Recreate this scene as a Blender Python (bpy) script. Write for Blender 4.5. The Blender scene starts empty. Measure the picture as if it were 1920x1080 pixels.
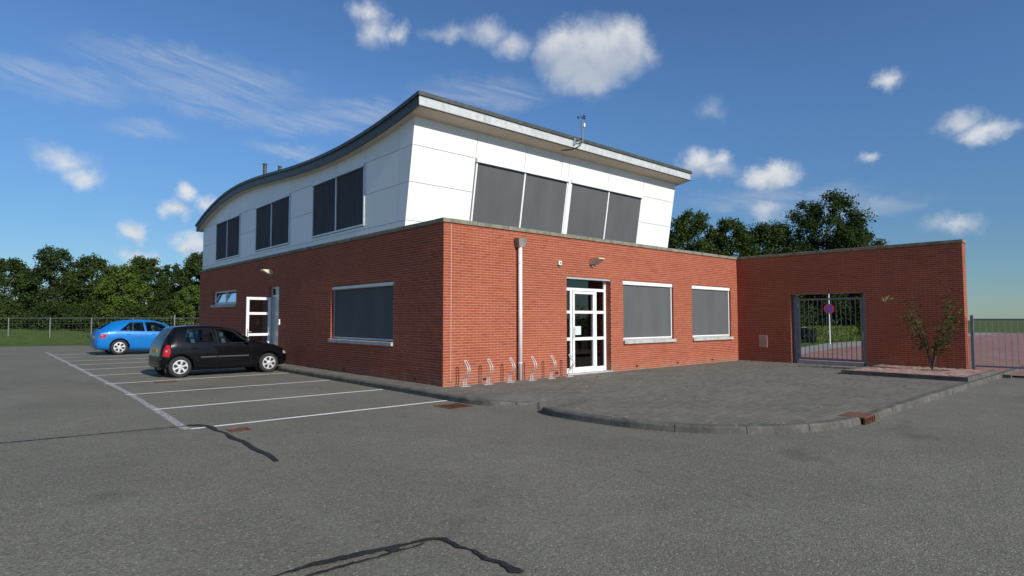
import bpy, math, random
import numpy as np
from mathutils import Vector, Matrix

random.seed(7)
RNG = np.random.default_rng(11)
SC = bpy.context.scene
COL = SC.collection
R = math.radians

# ------------------------------------------------------------------ camera
cam_data = bpy.data.cameras.new("camera")
cam = bpy.data.objects.new("camera", cam_data)
COL.objects.link(cam)
cam.location = (-7.96, -11.342, 1.541)
cam.rotation_euler = (R(90 + 2.95), 0, R(-41.595))
cam_data.sensor_width = 36.0
cam_data.lens = 1125.7 / 1920 * 36.0
cam_data.clip_start = 0.1
cam_data.clip_end = 3000
SC.camera = cam

# ------------------------------------------------------------------ exposure
SC.view_settings.view_transform = 'Standard'
SC.view_settings.look = 'None'
SC.view_settings.exposure = 0.0
SC.view_settings.gamma = 1.0
SC.view_settings.use_curve_mapping = False
SC.cycles.max_bounces = 6
SC.cycles.transparent_max_bounces = 12

# ------------------------------------------------------------------ sun
SUN_EL = R(28.8)
SUN_TO = Vector((-0.018, -1.0, math.tan(SUN_EL))).normalized()
sun_data = bpy.data.lights.new("sun", 'SUN')
sun_data.energy = 4.6
sun_data.angle = R(0.53)
sun_data.color = (1.0, 0.95, 0.87)
sun = bpy.data.objects.new("sun", sun_data)
COL.objects.link(sun)
sun.rotation_euler = SUN_TO.to_track_quat('Z', 'Y').to_euler()
sun.location = (0, -30, 30)

# ------------------------------------------------------------------ sky with clouds
world = bpy.data.worlds.new("World")
SC.world = world
world.use_nodes = True
WT = world.node_tree
WT.nodes.clear()


class NT:
    """small helper to write node trees tersely"""
    def __init__(self, tree):
        self.t = tree

    def n(self, typ, **kw):
        nd = self.t.nodes.new(typ)
        for k, v in kw.items():
            setattr(nd, k, v)
        return nd

    def put(self, sock, v):
        if v is None:
            return
        if hasattr(v, 'is_linked'):
            self.t.links.new(v, sock)
        else:
            sock.default_value = v

    def math(self, op, a, b=None, c=None, clamp=False):
        nd = self.n('ShaderNodeMath', operation=op, use_clamp=clamp)
        self.put(nd.inputs[0], a)
        self.put(nd.inputs[1], b)
        if c is not None:
            self.put(nd.inputs[2], c)
        return nd.outputs[0]

    def vmath(self, op, a, b=None, out=0):
        nd = self.n('ShaderNodeVectorMath', operation=op)
        self.put(nd.inputs[0], a)
        self.put(nd.inputs[1], b)
        return nd.outputs[out]

    def noise(self, vec, scale, detail=2.0, rough=0.5, dist=0.0, out='Fac'):
        nd = self.n('ShaderNodeTexNoise')
        self.put(nd.inputs['Vector'], vec)
        nd.inputs['Scale'].default_value = scale
        nd.inputs['Detail'].default_value = detail
        nd.inputs['Roughness'].default_value = rough
        nd.inputs['Distortion'].default_value = dist
        return nd.outputs[out]

    def ramp(self, fac, stops, interp='LINEAR'):
        nd = self.n('ShaderNodeValToRGB')
        cr = nd.color_ramp
        cr.interpolation = interp
        while len(cr.elements) < len(stops):
            cr.elements.new(0.5)
        for e, (p, c) in zip(cr.elements, stops):
            e.position = p
            e.color = c if len(c) == 4 else (*c, 1)
        self.put(nd.inputs[0], fac)
        return nd.outputs[0]

    def map(self, v, a, b, c=0.0, d=1.0, smooth=False):
        nd = self.n('ShaderNodeMapRange')
        if smooth:
            nd.interpolation_type = 'SMOOTHSTEP'
        self.put(nd.inputs[0], v)
        for i, x in enumerate((a, b, c, d)):
            self.put(nd.inputs[i + 1], x)
        return nd.outputs[0]

    def mix(self, fac, a, b, blend='MIX'):
        nd = self.n('ShaderNodeMix', data_type='RGBA', blend_type=blend)
        self.put(nd.inputs[0], fac)
        for s, v in ((nd.inputs[6], a), (nd.inputs[7], b)):
            if isinstance(v, tuple) and len(v) == 3:
                v = (*v, 1)
            self.put(s, v)
        return nd.outputs[2]


W = NT(WT)
sky = W.n('ShaderNodeTexSky', sky_type='NISHITA')
sky.sun_disc = False
sky.sun_elevation = SUN_EL
sky.sun_rotation = R(181)
sky.altitude = 10
sky.air_density = 1.0
sky.dust_density = 0.1
sky.ozone_density = 2.2
tc = W.n('ShaderNodeTexCoord')
DIR = tc.outputs['Generated']
sep = W.n('ShaderNodeSeparateXYZ')
WT.links.new(DIR, sep.inputs[0])
az = W.math('MULTIPLY', W.math('ARCTAN2', sep.outputs[0], sep.outputs[1]), 57.29578)
el = W.math('MULTIPLY', W.math('ARCSINE', sep.outputs[2]), 57.29578)
cmb = W.n('ShaderNodeCombineXYZ')
WT.links.new(az, cmb.inputs[0])
WT.links.new(el, cmb.inputs[1])
AE0 = cmb.outputs[0]
# ragged edges: the sky position is shifted by a fractal before the clouds are laid out
wob = W.vmath('SUBTRACT', W.noise(AE0, 0.42, 7.0, 0.62, out='Color'), (0.5, 0.5, 0.5))
wob = W.vmath('MULTIPLY', wob, (3.4, 2.8, 0.0))
AE = W.vmath('ADD', AE0, wob)
CUMULUS = [
    (46.78, 24.43, 3.2, 2.3, 1), (49.59, 23.7, 4.3, 3.1, 1), (52.1, 24.3, 2.8, 2.6, 1), (49.3, 21.9, 3.2, 1.5, .85), (47.2, 22.9, 2.6, 2.2, .9),
    (54.3, 23.7, 1.9, 1.3, .5), (27.77, 27.05, 1.8, 1.3, .6), (28.53, 25.66, 1.7, 1.4, .65), (30.67, 25.72, 1.3, 1.0, .55),
    (35.88, 25.84, 3.2, .9, .4), (39.25, 26.11, 2.2, 1.3, .5), (41.59, 24.96, 2.1, 1.3, .55), (59.06, 14.09, 1.9, 1.4, .8),
    (60.92, 14.18, 1.2, 1.1, .7), (59.98, 13.32, 2.7, .9, .6), (64.91, 12.36, 2.7, 1.2, .95), (65.57, 12.94, 1.4, .9, .8),
    (60.31, 18.79, 1.4, 1.2, .3), (72.41, 13.17, .9, .6, .6), (64.64, 9.58, 1.3, .9, .55), (74.15, 18.86, 1.2, 1.0, .6),
    (12.99, 10.51, 1.1, .9, .8), (11.97, 8.96, 1.1, .9, .75), (14.34, 9.61, 1.0, .9, .7), (13.61, 6.42, 1.6, 1.1, .85),
    (9.12, 6.99, 1.0, .9, .8), (9.69, 5.09, 1.4, .7, .75), (4.52, 12.05, 2.0, 1.2, .6), (5.9, 11.0, 1.7, .9, .6),
    (78.75, 14.81, 1.9, 1.2, .6), (80.33, 13.74, 1.8, 1.0, .7), (78.2, 7.3, 2.2, .8, .5),
    (95, 20, 5, 3, .9), (101, 21, 4, 2.5, .8), (-14, 16, 5, 2.2, .8), (-22, 30, 6, 3, .7), (120, 14, 6, 2, .8),
    (150, 24, 6, 3, .8), (-60, 18, 7, 3, .8), (-100, 26, 6, 3, .8), (-130, 14, 6, 2, .7), (178, 40, 6, 4, .6),
    (-8, 26, 5, 2.4, .8), (-35, 12, 7, 2.4, .9), (-48, 30, 8, 4, .9), (-75, 32, 8, 4, .9), (-85, 12, 8, 3, .9), (-115, 38, 8, 4, .9), (-70, 52, 10, 5, .8), (-110, 10, 8, 2.5, .8), (-150, 30, 7, 3.5, .8),  # clouds out of view, added to whiten the sky light on the shaded side
    (130, 34, 7, 3.5, .8), (165, 14, 7, 2.4, .8), (88, 36, 6, 3, .7),
    (20, 48, 8, 4, .7), (70, 44, 8, 4, .7), (-40, 52, 8, 4, .6), (110, 46, 8, 4, .7),
]
field = None
for a0, e0, ra, re, wgt in CUMULUS:
    d = W.vmath('MULTIPLY', W.vmath('SUBTRACT', AE, (a0, e0, 0)), (1 / ra, 1 / re, 0))
    ln = W.vmath('LENGTH', d, out=1)
    v = W.math('MULTIPLY', W.math('SUBTRACT', 1.25, ln), wgt)
    field = v if field is None else W.math('SMOOTH_MAX', field, v, 0.15)
dens = W.map(field, 0.0, 0.88, 0, 1, True)
AEU = W.vmath('ADD', AE, (0.25, 1.15, 0))
above = None
for a0, e0, ra, re, wgt in CUMULUS[:27]:
    d = W.vmath('MULTIPLY', W.vmath('SUBTRACT', AEU, (a0, e0, 0)), (1 / ra, 1 / re, 0))
    v = W.math('MULTIPLY', W.math('SUBTRACT', 1.25, W.vmath('LENGTH', d, out=1)), wgt)
    above = v if above is None else W.math('MAXIMUM', above, v)
puff = W.noise(AE0, 0.75, 5.0, 0.55)
dens = W.math('MULTIPLY', dens, W.map(puff, 0.25, 0.55, 0.80, 1.0))
# thin cirrus streaks
CIRRUS = [(13.45, 20.5, 8.5, 1.5), (14.7, 19.0, 7.5, 1.3), (16.86, 17.63, 6.8, 1.3), (21.74, 17.4, 7.2, 1.1), (27.89, 18.6, 6.5, 1.4),
          (9.7, 15.1, 2.6, .7), (38.5, 20.7, 6.7, 1.6), (65.3, 10.4, 7.5, 1.0), (69.85, 9.3, 7, .9), (20.9, 14.9, 2.9, .7), (3.7, 17.7, 5.5, 1.4),
          (100, 32, 14, 3), (-30, 22, 12, 2.5), (140, 38, 14, 4), (-90, 40, 16, 4)]
cf = None
rot = W.n('ShaderNodeVectorRotate', rotation_type='Z_AXIS')
WT.links.new(AE0, rot.inputs['Vector'])
rot.inputs['Angle'].default_value = R(12)
streakv = W.vmath('MULTIPLY', rot.outputs[0], (0.11, 0.75, 1))
st = W.noise(streakv, 1.5, 8.0, 0.66, 0.9)
for a0, e0, ra, re in CIRRUS:
    d = W.vmath('MULTIPLY', W.vmath('SUBTRACT', AE, (a0, e0, 0)), (1 / ra, 1 / re, 0))
    v = W.math('SUBTRACT', 1.35, W.vmath('LENGTH', d, out=1))
    cf = v if cf is None else W.math('SMOOTH_MAX', cf, v, 0.25)
cir = W.math('MULTIPLY', W.map(cf, 0, 1.0, 0, 1, True), W.map(st, 0.30, 0.72, 0.0, 0.44))
# colour of the cloud: white tops, greyer bodies
shade = W.map(W.noise(W.vmath('ADD', AE0, (0, 0.55, 0)), 0.28, 4.0, 0.48), 0.36, 0.62, 0.0, 1.0)
shade = W.math('MULTIPLY', W.map(above, 0.15, 1.0, 1.0, 0.10, True), W.map(shade, 0, 1, 0.65, 1.0))
ccol = W.mix(shade, (5.3, 6.0, 7.0), (9.0, 9.2, 9.4))
skyc = W.mix(1.0, sky.outputs[0], (0.74, 1.05, 1.38), 'MULTIPLY')
skyc = W.mix(1.0, skyc, W.map(el, 0.0, 22.0, 0.68, 1.0, True), 'MULTIPLY')
c1 = W.mix(cir, skyc, (6.6, 7.1, 7.8))
c2 = W.mix(W.math('MULTIPLY', dens, 0.93), c1, ccol)
bg = W.n('ShaderNodeBackground')
bg.inputs['Strength'].default_value = 0.085
WT.links.new(c2, bg.inputs['Color'])
wo = W.n('ShaderNodeOutputWorld')
WT.links.new(bg.outputs[0], wo.inputs['Surface'])


# ------------------------------------------------------------------ materials
def material(name):
    m = bpy.data.materials.new(name)
    m.use_nodes = True
    t = m.node_tree
    b = t.nodes['Principled BSDF']
    return m, NT(t), b


def setc(N, b, col=None, rough=None, metal=None, spec=None):
    if col is not None:
        N.put(b.inputs['Base Color'], (*col, 1) if isinstance(col, tuple) else col)
    if rough is not None:
        N.put(b.inputs['Roughness'], rough)
    if metal is not None:
        b.inputs['Metallic'].default_value = metal
    if spec is not None:
        b.inputs['Specular IOR Level'].default_value = spec


def bump(N, b, h, strength=0.3, dist=0.01):
    nd = N.n('ShaderNodeBump')
    nd.inputs['Strength'].default_value = strength
    nd.inputs['Distance'].default_value = dist
    N.put(nd.inputs['Height'], h)
    N.t.links.new(nd.outputs[0], b.inputs['Normal'])


def pos(N):
    return N.n('ShaderNodeNewGeometry').outputs['Position']


def piece_random(N):
    """a number of its own for every loose piece, whether it is one object or one island of a joined mesh"""
    g = N.n('ShaderNodeNewGeometry')
    o = N.n('ShaderNodeObjectInfo')
    return N.math('FRACT', N.math('ADD', g.outputs['Random Per Island'], o.outputs['Random']))


def simple(name, col, rough=0.5, metal=0.0, var=0.12, scale=6.0, fine=0.06, fscale=120.0, spec=0.5, bstr=0.0):
    m, N, b = material(name)
    P = pos(N)
    n1 = N.map(N.noise(P, scale, 4, 0.6), 0.3, 0.7, 1 - var, 1 + var)
    n2 = N.map(N.noise(P, fscale, 2, 0.6), 0.3, 0.7, 1 - fine, 1 + fine)
    k = N.math('MULTIPLY', n1, n2)
    c = N.vmath('SCALE', (col[0], col[1], col[2]))
    c.node.inputs['Scale'].default_value = 1
    N.put(c.node.inputs['Scale'], k)
    setc(N, b, c, None, metal, spec)
    N.put(b.inputs['Roughness'], N.map(N.noise(P, scale * 2, 3), 0.3, 0.7, max(0.02, rough - 0.07), min(1, rough + 0.07)))
    if bstr:
        bump(N, b, N.noise(P, fscale, 3, 0.6), bstr, 0.004)
    return m


M = {}

# brick: each brick with its own tone
m, N, b = material("red_brick")
P = pos(N)
pr = piece_random(N)
tone = N.ramp(pr, [(0.0, (0.315, 0.070, 0.031)), (0.25, (0.345, 0.080, 0.035)), (0.5, (0.362, 0.088, 0.040)), (0.75, (0.352, 0.088, 0.046)), (0.95, (0.315, 0.076, 0.045)), (1.0, (0.270, 0.060, 0.038))])
dirt = N.map(N.noise(P, 0.55, 4, 0.6), 0.35, 0.7, 0.88, 1.08)
fine = N.map(N.noise(P, 60, 3, 0.7), 0.25, 0.75, 0.80, 1.16)
c = N.mix(1.0, tone, N.math('MULTIPLY', dirt, fine), 'MULTIPLY')
sepz = N.n('ShaderNodeSeparateXYZ')
N.t.links.new(P, sepz.inputs[0])
splash = N.math('MULTIPLY', N.map(sepz.outputs[2], 0.35, 0.0, 0, 0.45, True), N.map(N.noise(P, 3.0, 4, 0.6), 0.35, 0.65))
c = N.mix(splash, c, (0.30, 0.20, 0.15))
streak = N.noise(N.vmath('MULTIPLY', P, (5.0, 5.0, 0.35)), 1.2, 4, 0.6)
c = N.mix(N.map(streak, 0.58, 0.8, 0, 0.22), c, (0.42, 0.22, 0.15))
setc(N, b, c, 0.86, 0, 0.25)
bump(N, b, N.noise(P, 150, 3, 0.6), 0.35, 0.004)
M['brick'] = m

m, N, b = material("mortar_joint")
P = pos(N)
c = N.ramp(N.noise(P, 2.0, 5, 0.65), [(0.25, (0.47, 0.255, 0.175)), (0.55, (0.57, 0.315, 0.225)), (0.8, (0.63, 0.38, 0.285))])
c = N.mix(N.map(N.noise(P, 90, 2), 0.3, 0.7, 0, 0.3), c, (0.42, 0.20, 0.13))
setc(N, b, c, 0.95, 0, 0.1)
bump(N, b, N.noise(P, 200, 2), 0.3, 0.003)
M['mortar'] = m

# asphalt
m, N, b = material("worn_asphalt")
P = pos(N)
big = N.noise(P, 0.35, 5, 0.6)
mid = N.noise(P, 2.2, 4, 0.65)
base = N.ramp(big, [(0.3, (0.138, 0.131, 0.104)), (0.5, (0.164, 0.156, 0.122)), (0.72, (0.190, 0.181, 0.143))])
base = N.mix(N.map(mid, 0.35, 0.7, 0, 0.35), base, (0.131, 0.122, 0.094))
vor = N.n('ShaderNodeTexVoronoi')
vor.inputs['Scale'].default_value = 75
N.put(vor.inputs['Vector'], P)
stone = N.n('ShaderNodeSeparateColor')
N.t.links.new(vor.outputs['Color'], stone.inputs[0])
base = N.mix(1.0, base, N.map(stone.outputs[0], 0, 1, 0.68, 1.30), 'MULTIPLY')
base = N.mix(N.map(stone.outputs[1], 0.93, 0.985, 0, 0.55), base, (0.38, 0.365, 0.32))
base = N.mix(N.map(N.noise(P, 0.9, 6, 0.7), 0.64, 0.76, 0, 0.35), base, (0.075, 0.073, 0.066))
track = N.noise(N.vmath('MULTIPLY', P, (0.9, 0.16, 1)), 0.9, 4, 0.6)
base = N.mix(N.map(track, 0.52, 0.74, 0, 0.40), base, (0.205, 0.197, 0.165))
oil = N.noise(N.vmath('ADD', P, (3.1, 7.7, 0)), 0.55, 6, 0.62)
base = N.mix(N.map(oil, 0.60, 0.70, 0, 0.42, True), base, (0.062, 0.060, 0.054))
drop = N.noise(P, 3.2, 3, 0.5)
base = N.mix(N.map(drop, 0.72, 0.78, 0, 0.5, True), base, (0.055, 0.052, 0.046))
mott = N.noise(P, 5.5, 5, 0.7, out='Color')
base = N.mix(0.09, base, N.mix(1.0, base, N.vmath('MULTIPLY', mott, (2.1, 2.0, 1.7)), 'MULTIPLY'))
setc(N, b, base, 0.88, 0, 0.3)
hh = N.math('ADD', N.math('MULTIPLY', vor.outputs['Distance'], -1.0), N.noise(P, 110, 2))
bump(N, b, hh, 0.6, 0.006)
M['asphalt'] = m

# grey concrete pavers, each with its own tone
m, N, b = material("grey_paver")
P = pos(N)
pr = piece_random(N)
tone = N.ramp(pr, [(0, (0.124, 0.116, 0.099)), (0.3, (0.142, 0.133, 0.109)), (0.7, (0.155, 0.146, 0.119)), (0.93, (0.160, 0.151, 0.129)), (1, (0.175, 0.166, 0.145))])
c = N.mix(1.0, tone, N.map(N.noise(P, 0.7, 5, 0.65), 0.3, 0.7, 0.88, 1.12), 'MULTIPLY')
c = N.mix(1.0, c, N.map(N.noise(P, 75, 3, 0.7), 0.25, 0.75, 0.72, 1.28), 'MULTIPLY')
c = N.mix(N.map(N.noise(P, 1.7, 6, 0.7), 0.62, 0.78, 0, 0.4), c, (0.20, 0.185, 0.155))
setc(N, b, c, 0.9, 0, 0.25)
bump(N, b, N.noise(P, 130, 3), 0.4, 0.004)
M['paver'] = m

M['sand_joint'] = simple("sand_joint", (0.125, 0.115, 0.096), 0.95, var=0.3, scale=2)
m, N, b = material("kerb_concrete")
P = pos(N)
c = N.ramp(N.noise(P, 3.5, 6, 0.7), [(0.28, (0.055, 0.053, 0.047)), (0.5, (0.105, 0.100, 0.088)), (0.75, (0.175, 0.167, 0.145))])
c = N.mix(1.0, c, N.map(N.noise(P, 90, 2), 0.3, 0.7, 0.8, 1.2), 'MULTIPLY')
setc(N, b, c, 0.9, 0, 0.25)
bump(N, b, N.noise(P, 120, 3), 0.4, 0.004)
M['kerb'] = m

m, N, b = material("weathered_coping")
P = pos(N)
c = N.ramp(N.noise(P, 2.6, 6, 0.72), [(0.25, (0.085, 0.075, 0.052)), (0.45, (0.20, 0.185, 0.14)), (0.62, (0.29, 0.265, 0.205)), (0.8, (0.36, 0.33, 0.27))])
c = N.mix(N.map(N.noise(P, 9.0, 4, 0.7), 0.5, 0.7, 0, 0.55), c, (0.12, 0.115, 0.075))
setc(N, b, c, 0.92, 0, 0.2)
bump(N, b, N.noise(P, 60, 4), 0.4, 0.006)
M['coping'] = m

m, N, b = material("white_cladding")
P = pos(N)
run = N.noise(N.vmath('MULTIPLY', P, (6, 6, 0.5)), 1.0, 4, 0.6)
c = N.mix(N.map(run, 0.5, 0.78, 0, 0.22), (0.86, 0.85, 0.82), (0.64, 0.63, 0.60))
c = N.mix(1.0, c, N.map(piece_random(N), 0, 1, 0.92, 1.0), 'MULTIPLY')
setc(N, b, c, 0.42, 0, 0.4)
M['cladding'] = m

M['joint_dark'] = simple("cladding_backing", (0.22, 0.225, 0.23), 0.9)
M['white_frame'] = simple("white_frame_paint", (0.80, 0.80, 0.79), 0.35, var=0.04, fine=0.02)
M['alu'] = simple("satin_aluminium", (0.62, 0.63, 0.64), 0.42, 0.5, var=0.05)
m, N, b = material("woven_screen_fabric")
P = pos(N)
wv = N.n('ShaderNodeTexWave')
wv.wave_type = 'BANDS'
wv.bands_direction = 'Z'
wv.inputs['Scale'].default_value = 60
N.put(wv.inputs['Vector'], P)
c = N.mix(N.map(wv.outputs['Fac'], 0, 1, 0, 0.35), (0.106, 0.112, 0.116), (0.092, 0.098, 0.102))
c = N.mix(1.0, c, N.map(N.noise(N.vmath('MULTIPLY', P, (1.5, 1.5, 0.4)), 1.4, 3), 0.3, 0.7, 0.9, 1.1), 'MULTIPLY')
setc(N, b, c, 0.85, 0, 0.2)
bump(N, b, N.noise(P, 0.9, 2), 0.25, 0.05)
M['screen'] = m
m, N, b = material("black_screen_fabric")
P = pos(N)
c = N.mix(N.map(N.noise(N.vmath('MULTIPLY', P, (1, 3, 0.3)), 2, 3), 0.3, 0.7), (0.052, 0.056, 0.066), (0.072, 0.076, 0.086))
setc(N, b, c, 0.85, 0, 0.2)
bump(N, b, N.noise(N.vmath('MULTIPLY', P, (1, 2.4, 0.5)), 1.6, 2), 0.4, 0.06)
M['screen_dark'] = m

m, N, b = material("zinc_fascia")
P = pos(N)
c = N.ramp(N.noise(N.vmath('MULTIPLY', P, (1, 1, 0.6)), 7.0, 7, 0.75), [(0.3, (0.36, 0.38, 0.38)), (0.5, (0.50, 0.52, 0.52)), (0.72, (0.63, 0.645, 0.64))])
drip = N.noise(N.vmath('MULTIPLY', P, (7, 7, 0.4)), 1.3, 4)
c = N.mix(N.map(drip, 0.58, 0.75, 0, 0.4), c, (0.24, 0.25, 0.245))
setc(N, b, c, 0.65, 0.1, 0.4)
M['zinc'] = m
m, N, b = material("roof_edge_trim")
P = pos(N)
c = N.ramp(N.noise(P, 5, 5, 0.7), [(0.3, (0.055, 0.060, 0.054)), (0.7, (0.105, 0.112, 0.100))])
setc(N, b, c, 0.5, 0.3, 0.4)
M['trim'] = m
M['soffit'] = simple("soffit_board", (0.66, 0.55, 0.44), 0.8, var=0.08, scale=1.5)
M['sill'] = simple("concrete_sill", (0.44, 0.43, 0.40), 0.85, var=0.2, scale=5, fine=0.12)
M['gate_steel'] = simple("grey_gate_steel", (0.19, 0.215, 0.22), 0.5, 0.1, var=0.1)
M['galv'] = simple("galvanised_steel", (0.50, 0.50, 0.50), 0.38, 0.85, var=0.12, scale=14)
M['pipe'] = simple("grey_pink_pipe", (0.74, 0.68, 0.66), 0.55, var=0.08, scale=3)
M['hopper'] = simple("weathered_zinc_hopper", (0.26, 0.25, 0.22), 0.65, 0.1, var=0.2)
M['cream'] = simple("cream_lamp_housing", (0.66, 0.58, 0.42), 0.5, var=0.05)
M['black_plastic'] = simple("black_plastic", (0.018, 0.018, 0.02), 0.45)
M['dark_rubber'] = simple("dark_rubber", (0.022, 0.022, 0.022), 0.85, var=0.2)
M['rust_iron'] = simple("rusty_cast_iron", (0.15, 0.062, 0.034), 0.88, 0.1, var=0.35, scale=9, fine=0.25, fscale=60, bstr=0.5)
M['tar'] = simple("black_crack_sealant", (0.026, 0.026, 0.028), 0.75, var=0.4, scale=9, fine=0.25, fscale=90, spec=0.25)
m, N, b = material("worn_road_paint")
P = pos(N)
c = N.mix(N.map(N.noise(P, 30, 5, 0.75), 0.56, 0.70, 0, 0.6), (0.80, 0.79, 0.74), (0.15, 0.145, 0.13))
setc(N, b, c, 0.8, 0, 0.3)
M['paint'] = m
m, N, b = material("faded_road_paint")
P = pos(N)
c = N.mix(N.map(N.noise(P, 26, 5, 0.75), 0.40, 0.60, 0, 0.85), (0.44, 0.43, 0.41), (0.14, 0.135, 0.12))
setc(N, b, c, 0.8, 0, 0.3)
M['paint_faded'] = m
m, N, b = material("red_brick_road")
P = pos(N)
bt = N.n('ShaderNodeTexBrick')
bt.inputs['Scale'].default_value = 4.5
bt.inputs['Color1'].default_value = (0.26, 0.125, 0.105, 1)
bt.inputs['Color2'].default_value = (0.33, 0.17, 0.145, 1)
bt.inputs['Mortar'].default_value = (0.17, 0.13, 0.11, 1)
N.put(bt.inputs['Vector'], P)
c = N.mix(1.0, bt.outputs[0], N.map(N.noise(P, 0.8, 4), 0.3, 0.7, 0.8, 1.2), 'MULTIPLY')
setc(N, b, c, 0.9, 0, 0.2)
M['red_road'] = m
M['light_paving'] = simple("light_grey_paving", (0.24, 0.23, 0.205), 0.9, var=0.2, scale=1.2)
m, N, b = material("pink_clinker")
pr = piece_random(N)
P = pos(N)
c = N.ramp(pr, [(0, (0.24, 0.135, 0.105)), (0.5, (0.34, 0.215, 0.175)), (1, (0.40, 0.28, 0.235))])
c = N.mix(1.0, c, N.map(N.noise(P, 50, 3), 0.3, 0.7, 0.8, 1.2), 'MULTIPLY')
setc(N, b, c, 0.9, 0, 0.2)
M['clinker'] = m
m, N, b = material("lawn_grass")
P = pos(N)
c = N.ramp(N.noise(P, 1.3, 6, 0.7), [(0.3, (0.055, 0.085, 0.022)), (0.55, (0.085, 0.125, 0.035)), (0.8, (0.14, 0.16, 0.06))])
c = N.mix(1.0, c, N.map(N.noise(P, 40, 3), 0.3, 0.7, 0.7, 1.3), 'MULTIPLY')
setc(N, b, c, 0.95, 0, 0.1)
bump(N, b, N.noise(P, 30, 4), 0.8, 0.05)
M['grass'] = m
M['sealant'] = simple("pale_joint_sealant", (0.62, 0.50, 0.44), 0.7)
M['rack'] = simple("satin_steel_rack", (0.60, 0.58, 0.57), 0.45, 0.25, var=0.08)
M['bark'] = simple("tree_bark", (0.085, 0.065, 0.045), 0.95, var=0.3, scale=8, fine=0.3, fscale=30, bstr=0.6)
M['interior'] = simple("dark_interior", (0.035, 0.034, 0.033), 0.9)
M['paper'] = simple("pale_notice_paper", (0.62, 0.72, 0.68), 0.7, var=0.06)
M['sign_blue'] = simple("sign_blue", (0.015, 0.06, 0.36), 0.4, var=0.04)
M['sign_red'] = simple("sign_red", (0.45, 0.012, 0.02), 0.4, var=0.04)
M['sign_grey'] = simple("sign_back_grey", (0.42, 0.43, 0.44), 0.5)
M['panel_pink'] = simple("pinkish_hatch", (0.40, 0.25, 0.20), 0.7, var=0.06)
M['litter'] = simple("dry_leaf", (0.42, 0.36, 0.22), 0.8, var=0.2)


def leaf_mat(name, dark, light, warm=0.0):
    m, N, b = material(name)
    P = pos(N)
    pr = N.n('ShaderNodeNewGeometry').outputs['Random Per Island']
    c = N.ramp(pr, [(0, dark), (0.6, tuple((a + d) / 2 for a, d in zip(dark, light))), (1, light)])
    c = N.mix(1.0, c, N.map(N.noise(P, 0.9, 3, 0.6), 0.3, 0.7, 0.75, 1.25), 'MULTIPLY')
    setc(N, b, c, 0.75, 0, 0.12)
    tr = N.n('ShaderNodeBsdfTranslucent')
    N.put(tr.inputs['Color'], N.mix(1.0, c, (1.3, 1.5, 0.6), 'MULTIPLY'))
    mx = N.n('ShaderNodeMixShader')
    mx.inputs[0].default_value = 0.22
    N.t.links.new(b.outputs[0], mx.inputs[1])
    N.t.links.new(tr.outputs[0], mx.inputs[2])
    N.t.links.new(mx.outputs[0], N.t.nodes['Material Output'].inputs['Surface'])
    return m


M['leaf_dark'] = leaf_mat("dark_green_leaf", (0.020, 0.038, 0.011), (0.062, 0.092, 0.025))
M['leaf_mid'] = leaf_mat("mid_green_leaf", (0.024, 0.044, 0.011), (0.078, 0.112, 0.028))
M['leaf_light'] = leaf_mat("light_green_leaf", (0.060, 0.100, 0.018), (0.125, 0.175, 0.034))
M['leaf_hedge'] = leaf_mat("hedge_leaf", (0.075, 0.120, 0.020), (0.165, 0.215, 0.040))
M['leaf_yellow'] = leaf_mat("yellow_green_leaf", (0.30, 0.28, 0.10), (0.50, 0.46, 0.20))


def glass_mat(name, tint, refl=0.06, rough=0.0, gain=1.4):
    m = bpy.data.materials.new(name)
    m.use_nodes = True
    t = m.node_tree
    t.nodes.clear()
    N = NT(t)
    tr = N.n('ShaderNodeBsdfTransparent')
    tr.inputs[0].default_value = (*tint, 1)
    gl = N.n('ShaderNodeBsdfGlossy')
    gl.inputs['Roughness'].default_value = rough
    lw = N.n('ShaderNodeFresnel')
    lw.inputs[0].default_value = 1.5
    f = N.math('MULTIPLY_ADD', lw.outputs[0], gain, refl, clamp=True)
    mx = N.n('ShaderNodeMixShader')
    N.put(mx.inputs[0], f)
    t.links.new(tr.outputs[0], mx.inputs[1])
    t.links.new(gl.outputs[0], mx.inputs[2])
    o = N.n('ShaderNodeOutputMaterial')
    t.links.new(mx.outputs[0], o.inputs[0])
    return m


M['glass'] = glass_mat("window_glass", (0.55, 0.60, 0.58))
M['car_glass'] = glass_mat("tinted_car_glass", (0.55, 0.66, 0.66), 0.01, gain=0.9)


def car_paint(name, col, rough=0.25, flake=0.0, spec=0.5, coat=0.9):
    m, N, b = material(name)
    P = pos(N)
    k = N.map(N.noise(P, 1.5, 3), 0.3, 0.7, 0.92, 1.08)
    c = N.vmath('SCALE', col)
    N.put(c.node.inputs['Scale'], k)
    setc(N, b, c, rough, flake, spec)
    b.inputs['Coat Weight'].default_value = coat
    b.inputs['Coat Roughness'].default_value = 0.04
    return m


M['paint_black'] = car_paint("black_car_paint", (0.004, 0.004, 0.005), 0.25, spec=0.12, coat=0.45)
M['paint_blue'] = car_paint("metallic_blue_car_paint", (0.002, 0.16, 0.50), 0.36, 0.1, spec=0.3, coat=0.45)
M['rim'] = simple("silver_wheel_trim", (0.66, 0.67, 0.69), 0.36, 0.45, var=0.04)
M['trim_grey'] = simple("grey_side_moulding", (0.030, 0.031, 0.034), 0.45)
M['seat'] = simple("blue_grey_upholstery", (0.10, 0.15, 0.18), 0.9, var=0.25)
M['chrome'] = simple("bright_metal", (0.7, 0.7, 0.7), 0.18, 0.95, var=0.03)
M['tail_red'] = simple("red_lamp_lens", (0.42, 0.008, 0.014), 0.15, var=0.1)
M['lamp_clear'] = simple("clear_lamp_lens", (0.30, 0.30, 0.30), 0.12)
M['plate'] = simple("yellow_number_plate", (0.55, 0.30, 0.03), 0.5)


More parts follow.
